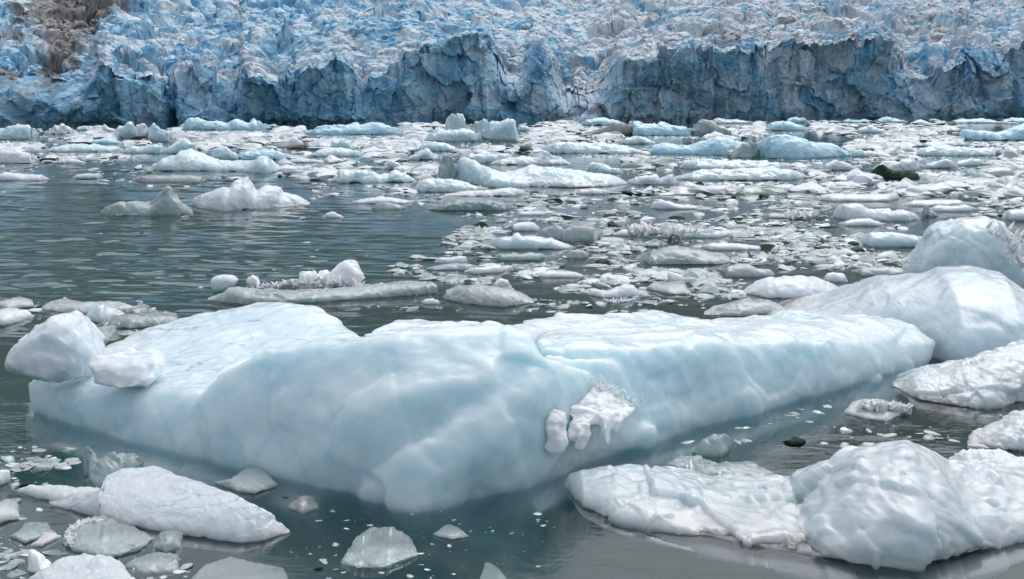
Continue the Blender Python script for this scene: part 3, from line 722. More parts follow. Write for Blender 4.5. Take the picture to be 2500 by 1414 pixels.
fl('ice_chunk', 'ice chunk', 'dim clear wedge of ice at the bottom centre beside the green water', '1160,1395 1185,1362 1215,1370 1250,1390 1300,1394', '1160,1398 1200,1412 1300,1400', 'greyc', h=.03, sink=.24)
fl('ice_chunk', 'ice chunk', 'white pyramid of ice near the lower left corner', '68,1390 74,1342 92,1352 112,1372 130,1384', '68,1394 100,1400 130,1388', 'crystal', depth=.35, n=1.5, facet=.1)
fl('ice_chunk', 'ice chunk', 'thin pale plate of ice next to the round clear floe', '75,1330 100,1312 130,1304 150,1308', '75,1334 110,1334 150,1312', 'white', h=.05, n=4)
fl('ice_floe', 'ice floe', 'clear wet floe left of the round crystal rimmed floe', '25,1308 60,1290 110,1286 135,1300', '25,1312 70,1328 135,1306', 'clear', h=.06, n=4)
fl('ice_floe', 'ice floe', 'grey floe at the left edge below the pointed wing', '-40,1262 -5,1230 20,1228 40,1242 48,1262', '-40,1268 0,1282 48,1268', 'grey', h=.12)
fl('ice_chunk', 'ice chunk', 'crinkled white chunk at the left edge under the long iceberg', '-20,1180 0,1150 22,1147 34,1152 24,1172', '-20,1186 5,1186 24,1176', 'white', depth=.3)
fl('ice_floe', 'ice floe', 'broken clear floe under the right end of the streaked floe', '372,1330 392,1300 425,1296 452,1310 445,1330', '372,1334 410,1350 445,1336', 'clear', h=.06, n=4, sink=.03)
fl('ice_floe', 'ice floe', 'knobbly clear floe near the bottom, right of the round crystal rimmed floe', '300,1378 330,1362 380,1356 430,1362 436,1384', '300,1384 360,1400 436,1390', 'clear', h=.08, amp=.2, sink=.03)
# --- left, behind the boulder
fl('ice_floe', 'ice floe', 'white floe cut off by the left edge above the boulder', '-60,785 0,758 30,756 66,758 82,770', '-60,795 20,796 82,776', 'white', h=.28)
fl('ice_floe', 'ice floe', 'low grey floe at the left edge behind the white one', '-30,750 0,736 40,727 74,733 84,745', '-30,755 30,757 84,749', 'grey', h=.2)
fl('ice_floe', 'ice floe', 'long grey floe with white knobs at the left, above the boulder', '98,752 120,739 150,733 200,741 260,738 300,742 336,750', '98,756 200,768 300,764 336,754', 'grey', h=.2)
fl('ice_floe', 'ice floe', 'humped grey floe in front of the long knobbed one at the left', '203,778 220,757 245,747 280,752 307,770', '203,784 250,790 307,776', 'smooth', depth=1.0)
fl('ice_floe', 'ice floe', 'clear glassy floe just behind the left shoulder of the long iceberg', '243,790 262,777 330,768 400,766 425,768 438,778', '243,796 330,802 400,797 438,784', 'clear', h=.22, amp=.18)
fl('ice_floe', 'ice floe', 'submerged clear sheet between the boulder and the long iceberg', '160,830 200,800 270,796 300,812', '160,840 230,850 300,820', 'greyc', h=.06, n=4, sink=.08)
# --- middle distance
tilt = fl('ice_floe', 'ice floe', 'long tilted grey slab with a square right end behind the long iceberg', '508,728 545,715 560,703 580,699 620,708 700,712 800,708 870,702 950,693 1010,689 1056,689 1067,697 1068,712', '508,735 600,744 750,740 900,729 1000,723 1068,716', 'greyc', depth=1.5, n=3, nb=3, r=.6, amp=.06, facet=.03, endp=6)
lump('ice_boulder', [(511, 700, 38.6), (515, 682, 38.6), (526, 675, 38.6), (562, 675, 38.6), (577, 686, 38.6), (571, 700, 38.6), (548, 712, 38.5), (520, 716, 38.5)], 'pale rounded ice boulder on the left end of the tilted slab', 'ice boulder', 'white', .03, 5, .02, .03, 31, thick=.7)
o = lump('ice_rubble', [(728, 700, 39.3), (738, 674, 39.3), (765, 670, 39.3), (795, 680, 39.3), (825, 668, 39.3), (845, 665, 39.3), (862, 674, 39.3), (874, 703, 39.2), (800, 713, 39.1), (740, 708, 39.1)], 'heap of white broken ice in the middle of the tilted slab', 'ice rubble', 'snow', .03, 2, .06, .14, 32, thick=.7)
crystals('crystal_crust', [W(735, 690, 39.1), W(800, 690, 39.0), W(868, 695, 39.1)], 90, .16, M['crystal'], o, 33, (.12, .2))
o = lump('ice_rubble', [(601, 705, 39.3), (603, 682, 39.3), (614, 674, 39.3), (627, 680, 39.3), (633, 696, 39.3), (620, 708, 39.2)], 'small ice stump with a line of crystals on the tilted slab, left of the heap', 'ice rubble', 'crystal', .025, 2, .04, .1, 34, thick=.4)
crystals('crystal_crust', [W(632, 702, 39.2), W(668, 700, 39.2), W(705, 692, 39.2), W(730, 698, 39.2)], 90, .11, M['crystal'], o, 35, (.08, .12))
gr = fl('ice_floe', 'ice floe', 'broad grey translucent hump of ice right of the tilted slab', '1083,724 1090,708 1120,699 1160,698 1200,701 1250,706 1285,722 1304,736', '1083,730 1150,743 1230,751 1304,740', 'grey', depth=1.8, r=.55, amp=.06)
o = fl('ice_chunk', 'ice chunk', 'glinting peaked crystal chunk behind the broad grey hump', '1200,702 1212,690 1222,682 1232,685 1240,690 1250,702', None, 'crystal', depth=.5, facet=.25, amp=.1)
fl('ice_chunk', 'ice chunk', 'small white lump in front of the square end of the tilted slab', '1028,737 1040,730 1058,729 1076,738', 743, 'white')
f = fl('ice_floe', 'ice floe', 'white two humped floe floating behind the right part of the long iceberg', '1438,716 1445,707 1458,705 1475,712 1500,704 1520,697 1545,697 1558,709 1557,720', '1438,720 1470,728 1530,727 1557,723', 'white', depth=.9, n=2.4)
crystals('crystal_crust', [Gp(1478, 735, .02), Gp(1500, 738, .02), Gp(1560, 730, .02)], 60, .11, M['crystal'], f, 36, (.08, .05))
f = fl('ice_floe', 'ice floe', 'grey floe carrying an upright white slab, right of the white two humped floe', '1578,702 1600,690 1640,694 1670,692 1688,716', '1578,706 1630,720 1688,720', 'grey', h=.18)
lump('ice_slab', [(1630, 690, 40.3), (1632, 664, 40.3), (1640, 676, 40.3), (1668, 674, 40.3), (1670, 690, 40.3), (1650, 696, 40.2)], 'upright white slab standing on a grey floe in the middle right', 'ice slab', 'white', .03, 2, .02, .06, 37, thick=.4)
fl('ice_floe', 'ice floe', 'pale blue white floe with a sloping front, left of the domed iceberg', '1812,712 1850,690 1880,680 1920,676 1990,680 2020,690 2068,710', '1812,716 1870,729 1960,729 2068,714', 'white', depth=2.2, n=1.9)
fl('ice_chunk', 'ice chunk', 'white lump just behind the pale blue white floe near the domed iceberg', '2008,684 2020,669 2036,664 2060,670 2070,686', 690, 'white', depth=.7)
fl('ice_floe', 'ice floe', 'grey two peaked floe behind the pale blue white floe', '1756,658 1790,646 1830,644 1850,655 1880,660 1892,670', 677, 'grey', depth=1.2)
fl('ice_floe', 'ice floe', 'low grey hump of ice behind the right arm of the long iceberg', '1718,764 1760,750 1800,738 1830,733 1880,735 1918,752', '1718,768 1800,774 1918,762', 'grey', depth=1.6)
fl('ice_chunk', 'ice chunk', 'small pale grey lump wedged between the domed iceberg and the long iceberg', '1872,768 1890,758 1915,754 1940,768', 776, 'grey', depth=.7)
fl('ice_floe', 'ice floe', 'low grey floe touching the foot of the rounded translucent iceberg', '2080,662 2110,653 2160,650 2200,655 2224,668', 674, 'grey', depth=1.2)
fl('ice_floe', 'ice floe', 'smooth oblong grey floe left of the rounded translucent iceberg', '2099,592 2105,577 2125,568 2170,568 2220,572 2255,580 2264,594', 604, 'smooth', depth=1.6, n=2.6)
fl('ice_floe', 'ice floe', 'white berg bit with a steep round left end behind the oblong grey floe', '2032,530 2038,515 2050,500 2075,497 2100,500 2110,508 2150,512 2200,512 2235,520 2247,534', 541, 'white', depth=2.2, n=2.6)
fl('ice_chunk', 'ice chunk', 'low white strip of ice in front of the round ended berg bit', '2046,546 2080,536 2115,533 2140,540 2162,546', 552, 'white')
fl('ice_floe', 'ice floe', 'white block cut off by the right edge above the rounded translucent iceberg', '2446,532 2455,516 2480,511 2520,510 2560,528', 540, 'white', depth=1.8, n=3)
fl('ice_chunk', 'ice chunk', 'clear spiked chunk behind the rounded translucent iceberg', '2249,524 2258,506 2263,503 2268,517 2280,515 2291,526', 530, 'greyc', depth=.6, facet=.2)
fl('ice_floe', 'ice floe', 'white low curved floe right behind the clear spiked chunk', '2262,512 2290,501 2330,503 2355,500 2382,508', 517, 'white')
fl('ice_floe', 'ice floe', 'grey green flat floe behind the white curved one at the right', '2200,500 2230,490 2290,488 2340,488 2370,497', 504, 'smooth')
fl('ice_floe', 'ice floe', 'long white rough strip of ice right of centre in the far water', '1997,488 2005,477 2050,473 2130,475 2190,472 2196,484', 492, 'white', depth=2.6)
fl('ice_chunk', 'ice chunk', 'wet glinting lump of clear ice at the right, behind the grey green floe', '2308,484 2320,470 2345,466 2352,476 2372,476', 488, 'clear', depth=1.4)
f = fl('ice_floe', 'ice floe', 'low grey floe with a small white crest, left of the round ended berg bit', '1853,526 1880,520 1920,520 1960,516 1998,514 2003,524', 533, 'grey')
crystals('crystal_crust', [Gp(1918, 527, .15), Gp(1965, 526, .2)], 110, .24, M['crystal'], f, 38, (.2, .12))
fl('ice_floe', 'ice floe', 'white berg bit trailing a clear tail, alone right of centre', '1587,508 1595,494 1610,487 1640,494 1665,500 1718,503', 511, 'white', depth=1.2)
sp = fl('ice_floe', 'ice floe', 'long grey floe carrying a row of spiky white crystals', '1494,572 1520,560 1570,558 1650,560 1740,562 1812,563', '1494,575 1600,581 1750,581 1812,570', 'smooth', depth=1.8, n=2.6)
crystals('crystal_crust', [Gp(1542, 566, .28), Gp(1580, 565, .34), Gp(1650, 567, .3)], 130, .30, M['crystal'], sp, 39, (.2, .28))
crystals('crystal_crust', [Gp(1670, 566, .25), Gp(1745, 565, .25)], 40, .18, M['crystal'], sp, 40, (.15, .12))
fl('ice_floe', 'ice floe', 'thin spindle shaped white floe right of the crystal topped floe', '1706,601 1740,594 1790,594 1830,599 1872,604', 611, 'white', depth=1.0)
fl('ice_floe', 'ice floe', 'wide greenish clear floe with a square right end in the middle right', '1553,630 1590,615 1640,601 1680,604 1720,612 1780,627 1786,640', 647, 'greyc', depth=2.2, n=2, endp=5)
fl('ice_chunk', 'ice chunk', 'white oval chunk at the top of the brash, right of centre', '1244,560 1255,547 1275,542 1305,544 1320,558', 565, 'white', depth=1.0)
fl('ice_floe', 'ice floe', 'pale floe with one knob on its back below the white oval chunk', '1194,598 1200,581 1230,580 1250,578 1256,570 1265,568 1277,578 1300,577 1320,582 1345,582 1370,592 1402,604', 609, 'smooth', depth=1.4)
fl('ice_floe', 'ice floe', 'grey green angular floe right of the knobbed floe', '1358,584 1375,562 1400,551 1430,548 1465,557 1479,568 1468,582', 591, 'greyc', depth=1.4, n=3)
fl('ice_floe', 'ice floe', 'clear faint floe between the white oval chunk and the angular floe', '1306,580 1330,556 1355,545 1375,556 1385,575', 583, 'clear', depth=.9)
fl('ice_floe', 'ice floe', 'blunt pale slab at the left fringe of the middle brash', '1060,640 1070,628 1100,628 1120,624 1138,626 1142,638', 645, 'white', depth=.7, n=3)
fl('ice_floe', 'ice floe', 'grey pointed slab just in front of the blunt pale slab', '1040,656 1080,646 1110,643 1150,645 1168,652', 660, 'greyc', depth=.9)
fl('ice_floe', 'ice floe', 'white upward tilted strip right of the grey pointed slab', '1133,662 1150,655 1200,650 1257,648', '1133,664 1160,670 1220,666 1257,652', 'white', depth=.6)
fl('ice_floe', 'ice floe', 'flat bar shaped grey floe behind the upward tilted strip', '1204,630 1215,621 1300,618 1325,620 1334,628', 637, 'greyc', depth=.9, n=3, endp=5)
fl('ice_floe', 'ice floe', 'low whitish floe at the middle of the brash, right of the tilted strip', '1306,670 1340,661 1400,664 1428,674', 678, 'white', depth=.8)
fl('ice_chunk', 'ice chunk', 'small pale bar of ice floating above the white oval chunk', '1260,522 1275,517 1325,516 1335,521', 527, 'white', endp=5)
fl('ice_chunk', 'ice chunk', 'small round pale chunk below the knobbed floe, by the brash edge', '1380,626 1395,612 1425,610 1440,622', 632, 'grey')
fl('ice_floe', 'ice floe', 'teal clear hump of ice mirrored in the water at the centre', '1043,511 1075,497 1110,485 1150,483 1190,484 1230,495 1264,507', 515, 'teal', depth=2.6)
fl('ice_chunk', 'ice chunk', 'white and clear lens of ice left of the teal hump', '906,507 920,497 950,494 992,506', 512, 'clear', depth=1.2)
fl('ice_floe', 'ice floe', 'low white ridge of ice behind the lens left of the teal hump', '855,493 890,486 930,480 960,484 1012,492', 497, 'white')
fl('ice_chunk', 'ice chunk', 'small lone white hummock in the open water left of centre', '787,529 800,519 815,518 840,529', 533, 'white')
fl('ice_floe', 'ice floe', 'white berg bit with two rounded knobs in the open water at left', '467,496 475,482 500,472 540,462 565,458 570,447 580,444 592,445 603,437 612,440 622,452 628,464 635,456 650,450 670,449 685,456 692,470 720,477 757,497', '467,499 490,509 550,516 640,511 757,501', 'white', depth=3.2, n=2, amp=.05)
fl('ice_floe', 'ice floe', 'grey clear floe with a spike, left of the two knobbed berg bit', '244,521 260,506 290,496 330,492 370,498 385,482 400,467 412,455 420,475 440,496 460,506 472,521', 527, 'greyc', depth=1.8)
fl('ice_floe', 'ice floe', 'flat white floe cut off by the left edge in the open water', '-30,437 0,425 12,420 60,426 100,428 122,437', 442, 'white', depth=2.4)
fl('ice_chunk', 'ice chunk', 'small white flat chunk right of the flat floe at the left edge', '177,432 190,426 210,424 245,424 251,431', 436, 'white')
fl('ice_floe', 'ice floe', 'long thin grey ice bar in the open water at left', '321,440 335,431 370,429 450,428 522,433', 446, 'greyc', depth=2, endp=5)

# ------------------------------------------------------------------ the packed ice under the glacier
far_list = [
 ('iceberg', 'bright blue iceberg with a tall left hump at the foot of the glacier, left side', '433,315 450,300 458,289 480,286 500,292 530,295 555,300 570,291 578,289 590,296 605,300 613,299 620,290 628,296 650,304 663,312', 317, 'blue', dict(facet=.12)),
 ('iceberg', 'long turquoise iceberg with a notched crest left of centre under the glacier', '738,326 760,318 795,308 815,310 845,306 865,300 872,297 878,303 905,301 930,300 945,308 975,314 987,322', 328, 'blue', dict(facet=.12)),
 ('iceberg', 'round blue and white boulder berg at the far left of the pack', '279,328 283,318 300,306 315,302 326,306 336,316 340,330', 339, 'berg', dict(n=3)),
 ('iceberg', 'rough white lump between the round boulder berg and the pale block', '318,322 332,308 350,303 360,312 368,326', 336, 'snow', dict(facet=.2)),
 ('iceberg', 'pale blue square block right of the round boulder berg', '358,330 366,311 375,303 386,308 400,319 420,324 425,336', 347, 'berg', dict(n=3)),
 ('iceberg', 'spiky white berg at the far left foot of the glacier', '106,323 122,316 130,312 133,304 141,307 150,301 160,306 172,311 186,321', 328, 'snow', dict(facet=.25)),
 ('ice_chunk', 'small teal double hump at the far left foot of the glacier', '184,317 190,311 205,308 212,310 222,308 232,318', 319, 'blue', {}),
 ('ice_chunk', 'tiny white pinnacle chunk beside the teal double hump', '247,318 252,306 256,303 262,312 274,314 286,319', 320, 'snow', {}),
 ('iceberg', 'low pale blue berg cut off by the left edge under the glacier', '-40,335 0,312 20,309 40,308 70,309 82,315 95,327', 341, 'berg', dict(facet=.15)),
 ('iceberg', 'white berg with a cube shaped block on its left end under the glacier', '1086,312 1088,298 1092,288 1100,279 1120,282 1132,288 1137,302 1145,303 1165,300 1182,294 1205,303 1220,301 1235,296 1252,295 1258,308 1266,330 1270,342', '1086,318 1140,330 1200,344 1260,345 1270,344', 'berg', dict(n=3, facet=.15)),
 ('ice_floe', 'pale shelf of ice in front of the block ended white berg', '1036,342 1045,330 1070,319 1100,322 1130,315 1172,326 1177,342', 346, 'berg', dict(n=2.6)),
 ('ice_chunk', 'low pale blue chunk right of the block ended white berg', '1262,318 1272,306 1285,309 1302,317', 320, 'berg', {}),
 ('iceberg', 'smooth sky blue hump at the foot of the glacier behind the silty berg', '1413,304 1430,293 1450,287 1475,288 1485,292 1510,297 1532,303', 306, 'blue', {}),
 ('iceberg', 'long blue iceberg with a grey silty left end', '1520,318 1533,304 1545,297 1555,298 1575,302 1620,302 1645,306 1680,312 1702,322', 331, 'blue', {}),
 ('iceberg', 'clear grey dome right of the silty ended blue iceberg', '1686,326 1695,306 1705,296 1720,292 1738,294 1746,306 1770,313 1787,326', 329, 'greyc', dict(n=2.6)),
 ('ice_floe', 'flat pale blue floe against the glacier wall behind the clear grey dome', '1725,300 1752,289 1765,291 1800,293 1842,298', 302, 'berg', {}),
 ('iceberg', 'blue mound right of the clear grey dome', '1866,316 1880,300 1905,296 1930,297 1950,305 1977,315', 319, 'blue', {}),
 ('ice_chunk', 'small teal peak behind the blue mound', '1913,298 1938,284 1950,292 1960,290 1975,298', 300, 'blue', dict(facet=.2)),
 ('iceberg', 'broad light blue iceberg at right of centre, left one of the joined pair', '1583,373 1595,356 1620,352 1680,355 1725,345 1750,336 1790,342 1830,350 1862,358', '1583,374 1650,376 1760,379 1862,372', 'blue', dict(facet=.04)),
 ('iceberg', 'broad deeper blue iceberg right of the grey fin, right one of the joined pair', '1836,354 1870,336 1890,328 1920,330 1945,338 1975,347 2020,349 2045,353 2065,368 2078,379', '1836,380 1880,387 1950,388 2078,381', 'blue', dict(facet=.04)),
 ('ice_floe', 'grey fin of ice with a white edge between the two broad blue icebergs', '1772,380 1790,370 1810,362 1822,353 1832,348 1848,352 1852,370 1852,382', 385, 'greyc', dict(n=1.6)),
 ('ice_floe', 'pale ice tongue off the right end of the broad deeper blue iceberg', '2066,374 2080,364 2095,365 2120,367 2155,374', 383, 'berg', {}),
 ('iceberg', 'rough blue white ridge left of the broad light blue iceberg', '1318,370 1325,358 1345,352 1375,346 1400,350 1440,350 1500,355 1540,362 1572,371', 375, 'berg', dict(facet=.2, amp=.15)),
 ('ice_floe', 'pale arched floe above the rough blue white ridge', '1508,348 1530,335 1560,334 1585,342 1602,350', 352, 'berg', {}),
 ('ice_chunk', 'grey cube of ice above the broad light blue iceberg', '1664,346 1668,336 1685,335 1694,345', 351, 'grey', dict(n=3)),
 ('ice_floe', 'rough white floe below the clear grey dome', '1703,338 1725,330 1745,324 1770,330 1812,337', 342, 'snow', dict(facet=.2)),
 ('iceberg', 'big pale blue berg at the right edge of the pack', '2342,340 2344,322 2352,316 2400,318 2440,322 2470,312 2500,300 2540,298 2620,330', 343, 'blue', dict(facet=.05, n=2.8)),
 ('iceberg', 'rounded sky blue hump on the horizon of the pack at right', '2130,297 2150,289 2165,286 2185,290 2217,297', 299, 'blue', {}),
 ('ice_chunk', 'white blue dome right of the rounded sky blue hump', '2213,305 2235,296 2248,291 2262,297 2282,305', 307, 'berg', {}),
 ('ice_chunk', 'low blue strip left of the rounded sky blue hump', '2046,298 2070,291 2085,294 2110,291 2135,297', 299, 'blue', {}),
 ('ice_floe', 'grey blue shield shaped floe under the sky blue hump', '2083,322 2105,312 2122,305 2140,312 2172,321', 325, 'berg', {}),
 ('ice_floe', 'long pale floe at the right with a smaller floe behind it', '2223,378 2245,363 2280,358 2320,356 2360,359 2420,365 2445,361 2452,374', 381, 'berg', {}),
 ('ice_floe', 'low white floe behind the long pale one at right', '2240,356 2270,348 2330,343 2372,350', 358, 'white', {}),
 ('ice_floe', 'flat blue strip against the glacier wall at the far right', '2310,299 2345,292 2400,291 2445,297', 301, 'blue', {}),
 ('ice_floe', 'jumbled blue ice at the far right edge below the glacier', '2430,299 2452,292 2468,287 2490,289 2530,290 2560,298', 301, 'blue', dict(facet=.2)),
 ('iceberg', 'dark green black twin peaked ice standing in the brash at right', '2108,428 2125,422 2140,408 2148,404 2155,401 2165,408 2180,417 2205,419 2213,416 2217,417 2225,422 2240,424 2250,432', '2108,429 2150,434 2200,437 2250,434', 'green', dict(n=1.3, facet=.02, amp=.03, chip=.02, depth=1.6)),
 ('ice_floe', 'rounded white floe right behind the dark green ice', '2130,410 2160,395 2200,393 2230,389 2245,395 2252,408', 418, 'white', {}),
 ('ice_floe', 'white humped floe right of the dark green ice', '2248,406 2280,396 2310,388 2325,395 2337,406', 411, 'white', {}),
 ('ice_floe', 'ridged grey white floe left of the dark green ice', '2003,411 2040,392 2060,396 2085,405 2097,412', 416, 'white', dict(facet=.15)),
 ('ice_floe', 'bluish leaning floe right of the white humped one', '2325,402 2350,392 2370,385 2390,388 2404,398', 405, 'berg', {}),
 ('iceberg', 'large white blue berg with a peaked left half and long right tail', '1112,430 1118,398 1124,386 1135,382 1160,390 1175,400 1195,405 1215,415 1225,420 1255,418 1275,412 1292,405 1330,411 1380,416 1420,420 1450,424 1485,428 1510,434 1532,446', '1112,445 1200,458 1300,456 1400,460 1480,456 1532,449', 'berg', dict(depth=7, facet=.05, n=1.8)),
 ('ice_floe', 'grey pyramid of ice on the left of the peaked central berg', '1064,432 1075,410 1085,387 1092,377 1102,382 1112,398 1118,425', 446, 'greyc', dict(n=1.5, facet=.1)),
 ('ice_floe', 'rounded grey blue shelf in front of the peaked central berg', '1004,464 1020,445 1045,436 1070,440 1100,441 1150,448 1192,460', 469, 'smooth', {}),
 ('ice_floe', 'pale grey triangular floe behind the grey pyramid', '983,388 1020,372 1042,364 1060,378 1082,387', 391, 'smooth', {}),
 ('ice_floe', 'white blue humped floe below the block ended berg', '1013,366 1032,351 1050,346 1080,346 1105,358 1127,367', 369, 'berg', {}),
 ('ice_floe', 'white long bumpy floe with one round knob behind the central berg', '1193,400 1210,392 1245,384 1280,385 1315,388 1318,376 1330,371 1340,375 1345,385 1365,386 1385,394 1397,401', 403, 'white', {}),
 ('ice_floe', 'wide grey floe behind the peaked central berg', '1123,391 1150,376 1200,374 1240,376 1265,388', 398, 'smooth', {}),
 ('ice_floe', 'grey white egg shaped floe right of the peaked central berg', '1426,418 1435,404 1448,399 1475,405 1510,413 1523,421', 424, 'smooth', {}),
 ('ice_floe', 'white two peaked floe right of the tail of the central berg', '1531,446 1540,437 1570,428 1603,426 1610,436 1640,424 1650,438 1657,447', 452, 'white', {}),
 ('ice_floe', 'long grey floe below the broad light blue iceberg', '1658,411 1668,393 1700,389 1760,392 1850,394 1942,402', 415, 'smooth', {}),
 ('ice_floe', 'long pale floe below the long grey one right of centre', '1638,436 1700,417 1760,414 1830,412 1890,412 1950,420 1972,432', 441, 'smooth', {}),
 ('ice_floe', 'low white floe in front of the central berg', '1083,477 1120,470 1180,467 1240,460 1270,462 1285,471', 479, 'white', {}),
 ('ice_floe', 'small white floe below the tail of the central berg', '1403,471 1420,464 1450,460 1492,470', 475, 'white', {}),
 ('ice_floe', 'white berg bit with two small peaks and a right knob, left of the central berg', '798,442 825,425 830,416 842,413 852,416 868,412 880,418 910,420 930,427 950,428 955,419 965,415 975,420 1000,432 1017,443', 447, 'berg', {}),
 ('ice_chunk', 'pale slab tilted up behind the two peaked berg bit', '938,408 942,393 955,392 972,400 982,411', 414, 'white', dict(n=3)),
 ('iceberg', 'broad pale berg with a high middle at left of centre', '368,412 372,400 385,395 395,388 430,379 440,369 465,365 490,372 510,381 535,392 560,394 600,390 630,388 640,384 660,390 675,404 692,413', '368,414 400,418 500,418 600,420 650,424 692,416', 'berg', dict(depth=6, facet=.05)),
 ('ice_floe', 'round topped white lump behind the broad pale berg', '511,384 520,366 535,358 555,362 565,372 590,384', 391, 'berg', {}),
 ('ice_floe', 'pale blue slab right of the round topped lump', '575,384 600,370 640,366 680,368 700,376 714,386', 390, 'blue', {}),
 ('ice_floe', 'thin white strip right of the broad pale berg', '696,394 715,388 750,388 802,394', 397, 'white', {}),
 ('ice_floe', 'pale blue floe with a white right shoulder left of centre', '748,380 790,365 830,360 870,368 900,378', 383, 'berg', {}),
 ('ice_floe', 'light blue tilted plate left of centre under the turquoise berg', '806,362 810,346 850,345 868,362', 366, 'berg', dict(n=3)),
 ('ice_floe', 'grey brown silty floe left of centre in the pack', '698,361 720,353 742,350 746,345 752,352 759,359', 363, 'moraine', {}),
 ('ice_floe', 'rough white mound behind the grey brown silty floe', '672,356 690,343 715,335 730,343 745,352', 360, 'snow', dict(facet=.2)),
 ('ice_floe', 'white heap cut off by the left edge in the pack', '-30,385 10,366 30,370 60,374 80,377 93,392', 399, 'snow', {}),
 ('ice_chunk', 'round pale lump at left in the pack', '94,343 98,333 108,330 117,334 120,343', 345, 'white', {}),
 ('ice_floe', 'long pale blue floe at left in the pack', '108,367 150,356 220,353 290,359 302,367', 371, 'berg', {}),
 ('ice_floe', 'pale blue smooth floe above the long pale blue one at left', '217,349 230,341 250,338 280,342 302,350', 352, 'blue', {}),
 ('ice_floe', 'white floe with bumps below the pale blue square block', '298,372 325,356 345,358 365,353 380,352 400,357 412,367', 375, 'berg', {}),
 ('ice_floe', 'pale blue wedge right of the bumpy white floe at left', '396,372 420,350 445,338 470,350 486,364', 375, 'berg', {}),
 ('ice_chunk', 'white chunk at the left margin of the open water', '134,398 150,388 170,386 190,390 212,397', 400, 'white', {}),
 ('ice_chunk', 'pointed white chunk right above the open water at left', '184,389 192,380 202,383 212,391', 393, 'white', {}),
]
for (nm, lab, top, base, mt, kw) in far_list:
    kw.setdefault('facet', .17); kw.setdefault('amp', .17); kw.setdefault('res', 1.6)
    fl(nm, 'iceberg' if nm == 'iceberg' else 'ice floe' if nm == 'ice_floe' else 'ice chunk', lab, top, base, mt, **kw)
silty = [o for o in COL.objects if o.get('label', '').startswith('long blue iceberg with a grey silty')][0]
floe('silty_end', pts('1433,329 1460,317 1480,308 1500,301 1520,302 1540,308 1560,322'), pts('1433,330 1480,330 1520,331 1560,328'), mat='moraine', parent=silty, seed=77, n=2)
t_ = lump('ice_slab', [(1106, 436, 93), (1112, 412, 93), (1125, 408, 93), (1148, 417, 93), (1132, 437, 92.6)], 'small white slab leaning on the front of the peaked central berg', 'ice slab', 'white', .06, 3, .02, .04, 78, thick=.8)

# ------------------------------------------------------------------ seals
def seal_mesh():
    spine = [(-.86, .10, .02, .02), (-.80, .11, .10, .045), (-.62, .15, .14, .11), (-.30, .22, .22, .20), (.05, .25, .26, .24), (.35, .24, .23, .22), (.55, .28, .16, .17), (.66, .33, .13, .14), (.76, .35, .12, .125), (.86, .33, .08, .085), (.92, .31, .04, .045)]
    V, F, k = [], [], 12
    for (x, z, ry, rz) in spine:
        for q in range(k):
            t = q / k * 2 * math.pi
            V.append((x, ry * math.cos(t), max(z + rz * math.sin(t), 0)))
    for i in range(len(spine) - 1):
        for q in range(k):
            a, b = i * k + q, i * k + (q + 1) % k
            F += [(a, b, b + k), (a, b + k, a + k)]
    n = len(V); V += [(-.88, 0, .1), (.94, 0, .31)]
    for q in range(k):
        F += [(n, (q + 1) % k, q), (n + 1, (len(spine) - 1) * k + q, (len(spine) - 1) * k + (q + 1) % k)]
    def fin(pts_, th):
        n = len(V); m = len(pts_)
        for s_ in (-1, 1):
            for p in pts_: V.append((p[0], p[1], p[2] + s_ * th))
        for i in range(1, m - 1):
            F.append((n, n + i + 1, n + i)); F.append((n + m, n + m + i, n + m + i + 1))
        for i in range(m):
            j = (i + 1) % m
            F.append((n + i, n + j, n + m + j)); F.append((n + i, n + m + j, n + m + i))
    for s_ in (-1, 1):
        fin([(-.78, s_ * .03, .11), (-.95, s_ * .05, .16), (-1.06, s_ * .17, .17), (-.93, s_ * .16, .14)], .012)
        fin([(.36, s_ * .19, .12), (.26, s_ * .24, .06), (.20, s_ * .40, .03), (.30, s_ * .36, .04)], .012)
    m = NT('dark_seal_fur')
    c = m.mix(m.ramp(m.noise(m.coord((1, 1, 1)), 9, 3), .45, .62), (.020, .016, .015), (.055, .045, .040))
    p = m.n('ShaderNodeBsdfPrincipled', Base__Color=c, Roughness=.4); m.l(p.outputs[0], m.out.inputs[0])
    me = new_mesh('seal', V, F, [m.m])
    bm = bmesh.new(); bm.from_mesh(me); bmesh.ops.recalc_face_normals(bm, faces=bm.faces[:]); bm.to_mesh(me); bm.free()
    return me
SEAL = seal_mesh()
SEALS = [(335, 343, 1.35, 0), (453, 325, .7, 2), (471, 327, .8, 1), (733, 318, .8, 2), (1005, 313, .8, 0), (1031, 313, .8, 1), (1047, 313, .9, 3), (1057, 314, .9, 0), (1060, 318, .8, 2), (1309, 312, .9, 0), (1322, 311, .9, 3), (1338, 311, 1, 0), (1359, 318, .7, 1),
         (1777, 314, .8, 1), (2056, 302, .7, 0), (2112, 303, .9, 3), (2123, 300, .6, 0), (2132, 299, .6, 2), (2131, 303, 1.1, 0), (2143, 305, .8, 3), (2158, 309, 1.1, 0), (2175, 301, .8, 0), (2235, 306, 1.0, 3), (2278, 302, .7, 0), (2287, 301, .8, 0), (2288, 307, .8, 1), (2298, 308, 1.2, 0), (2328, 308, 1.1, 0), (2438, 298, 1.1, 3), (2469, 300, .7, 0)]
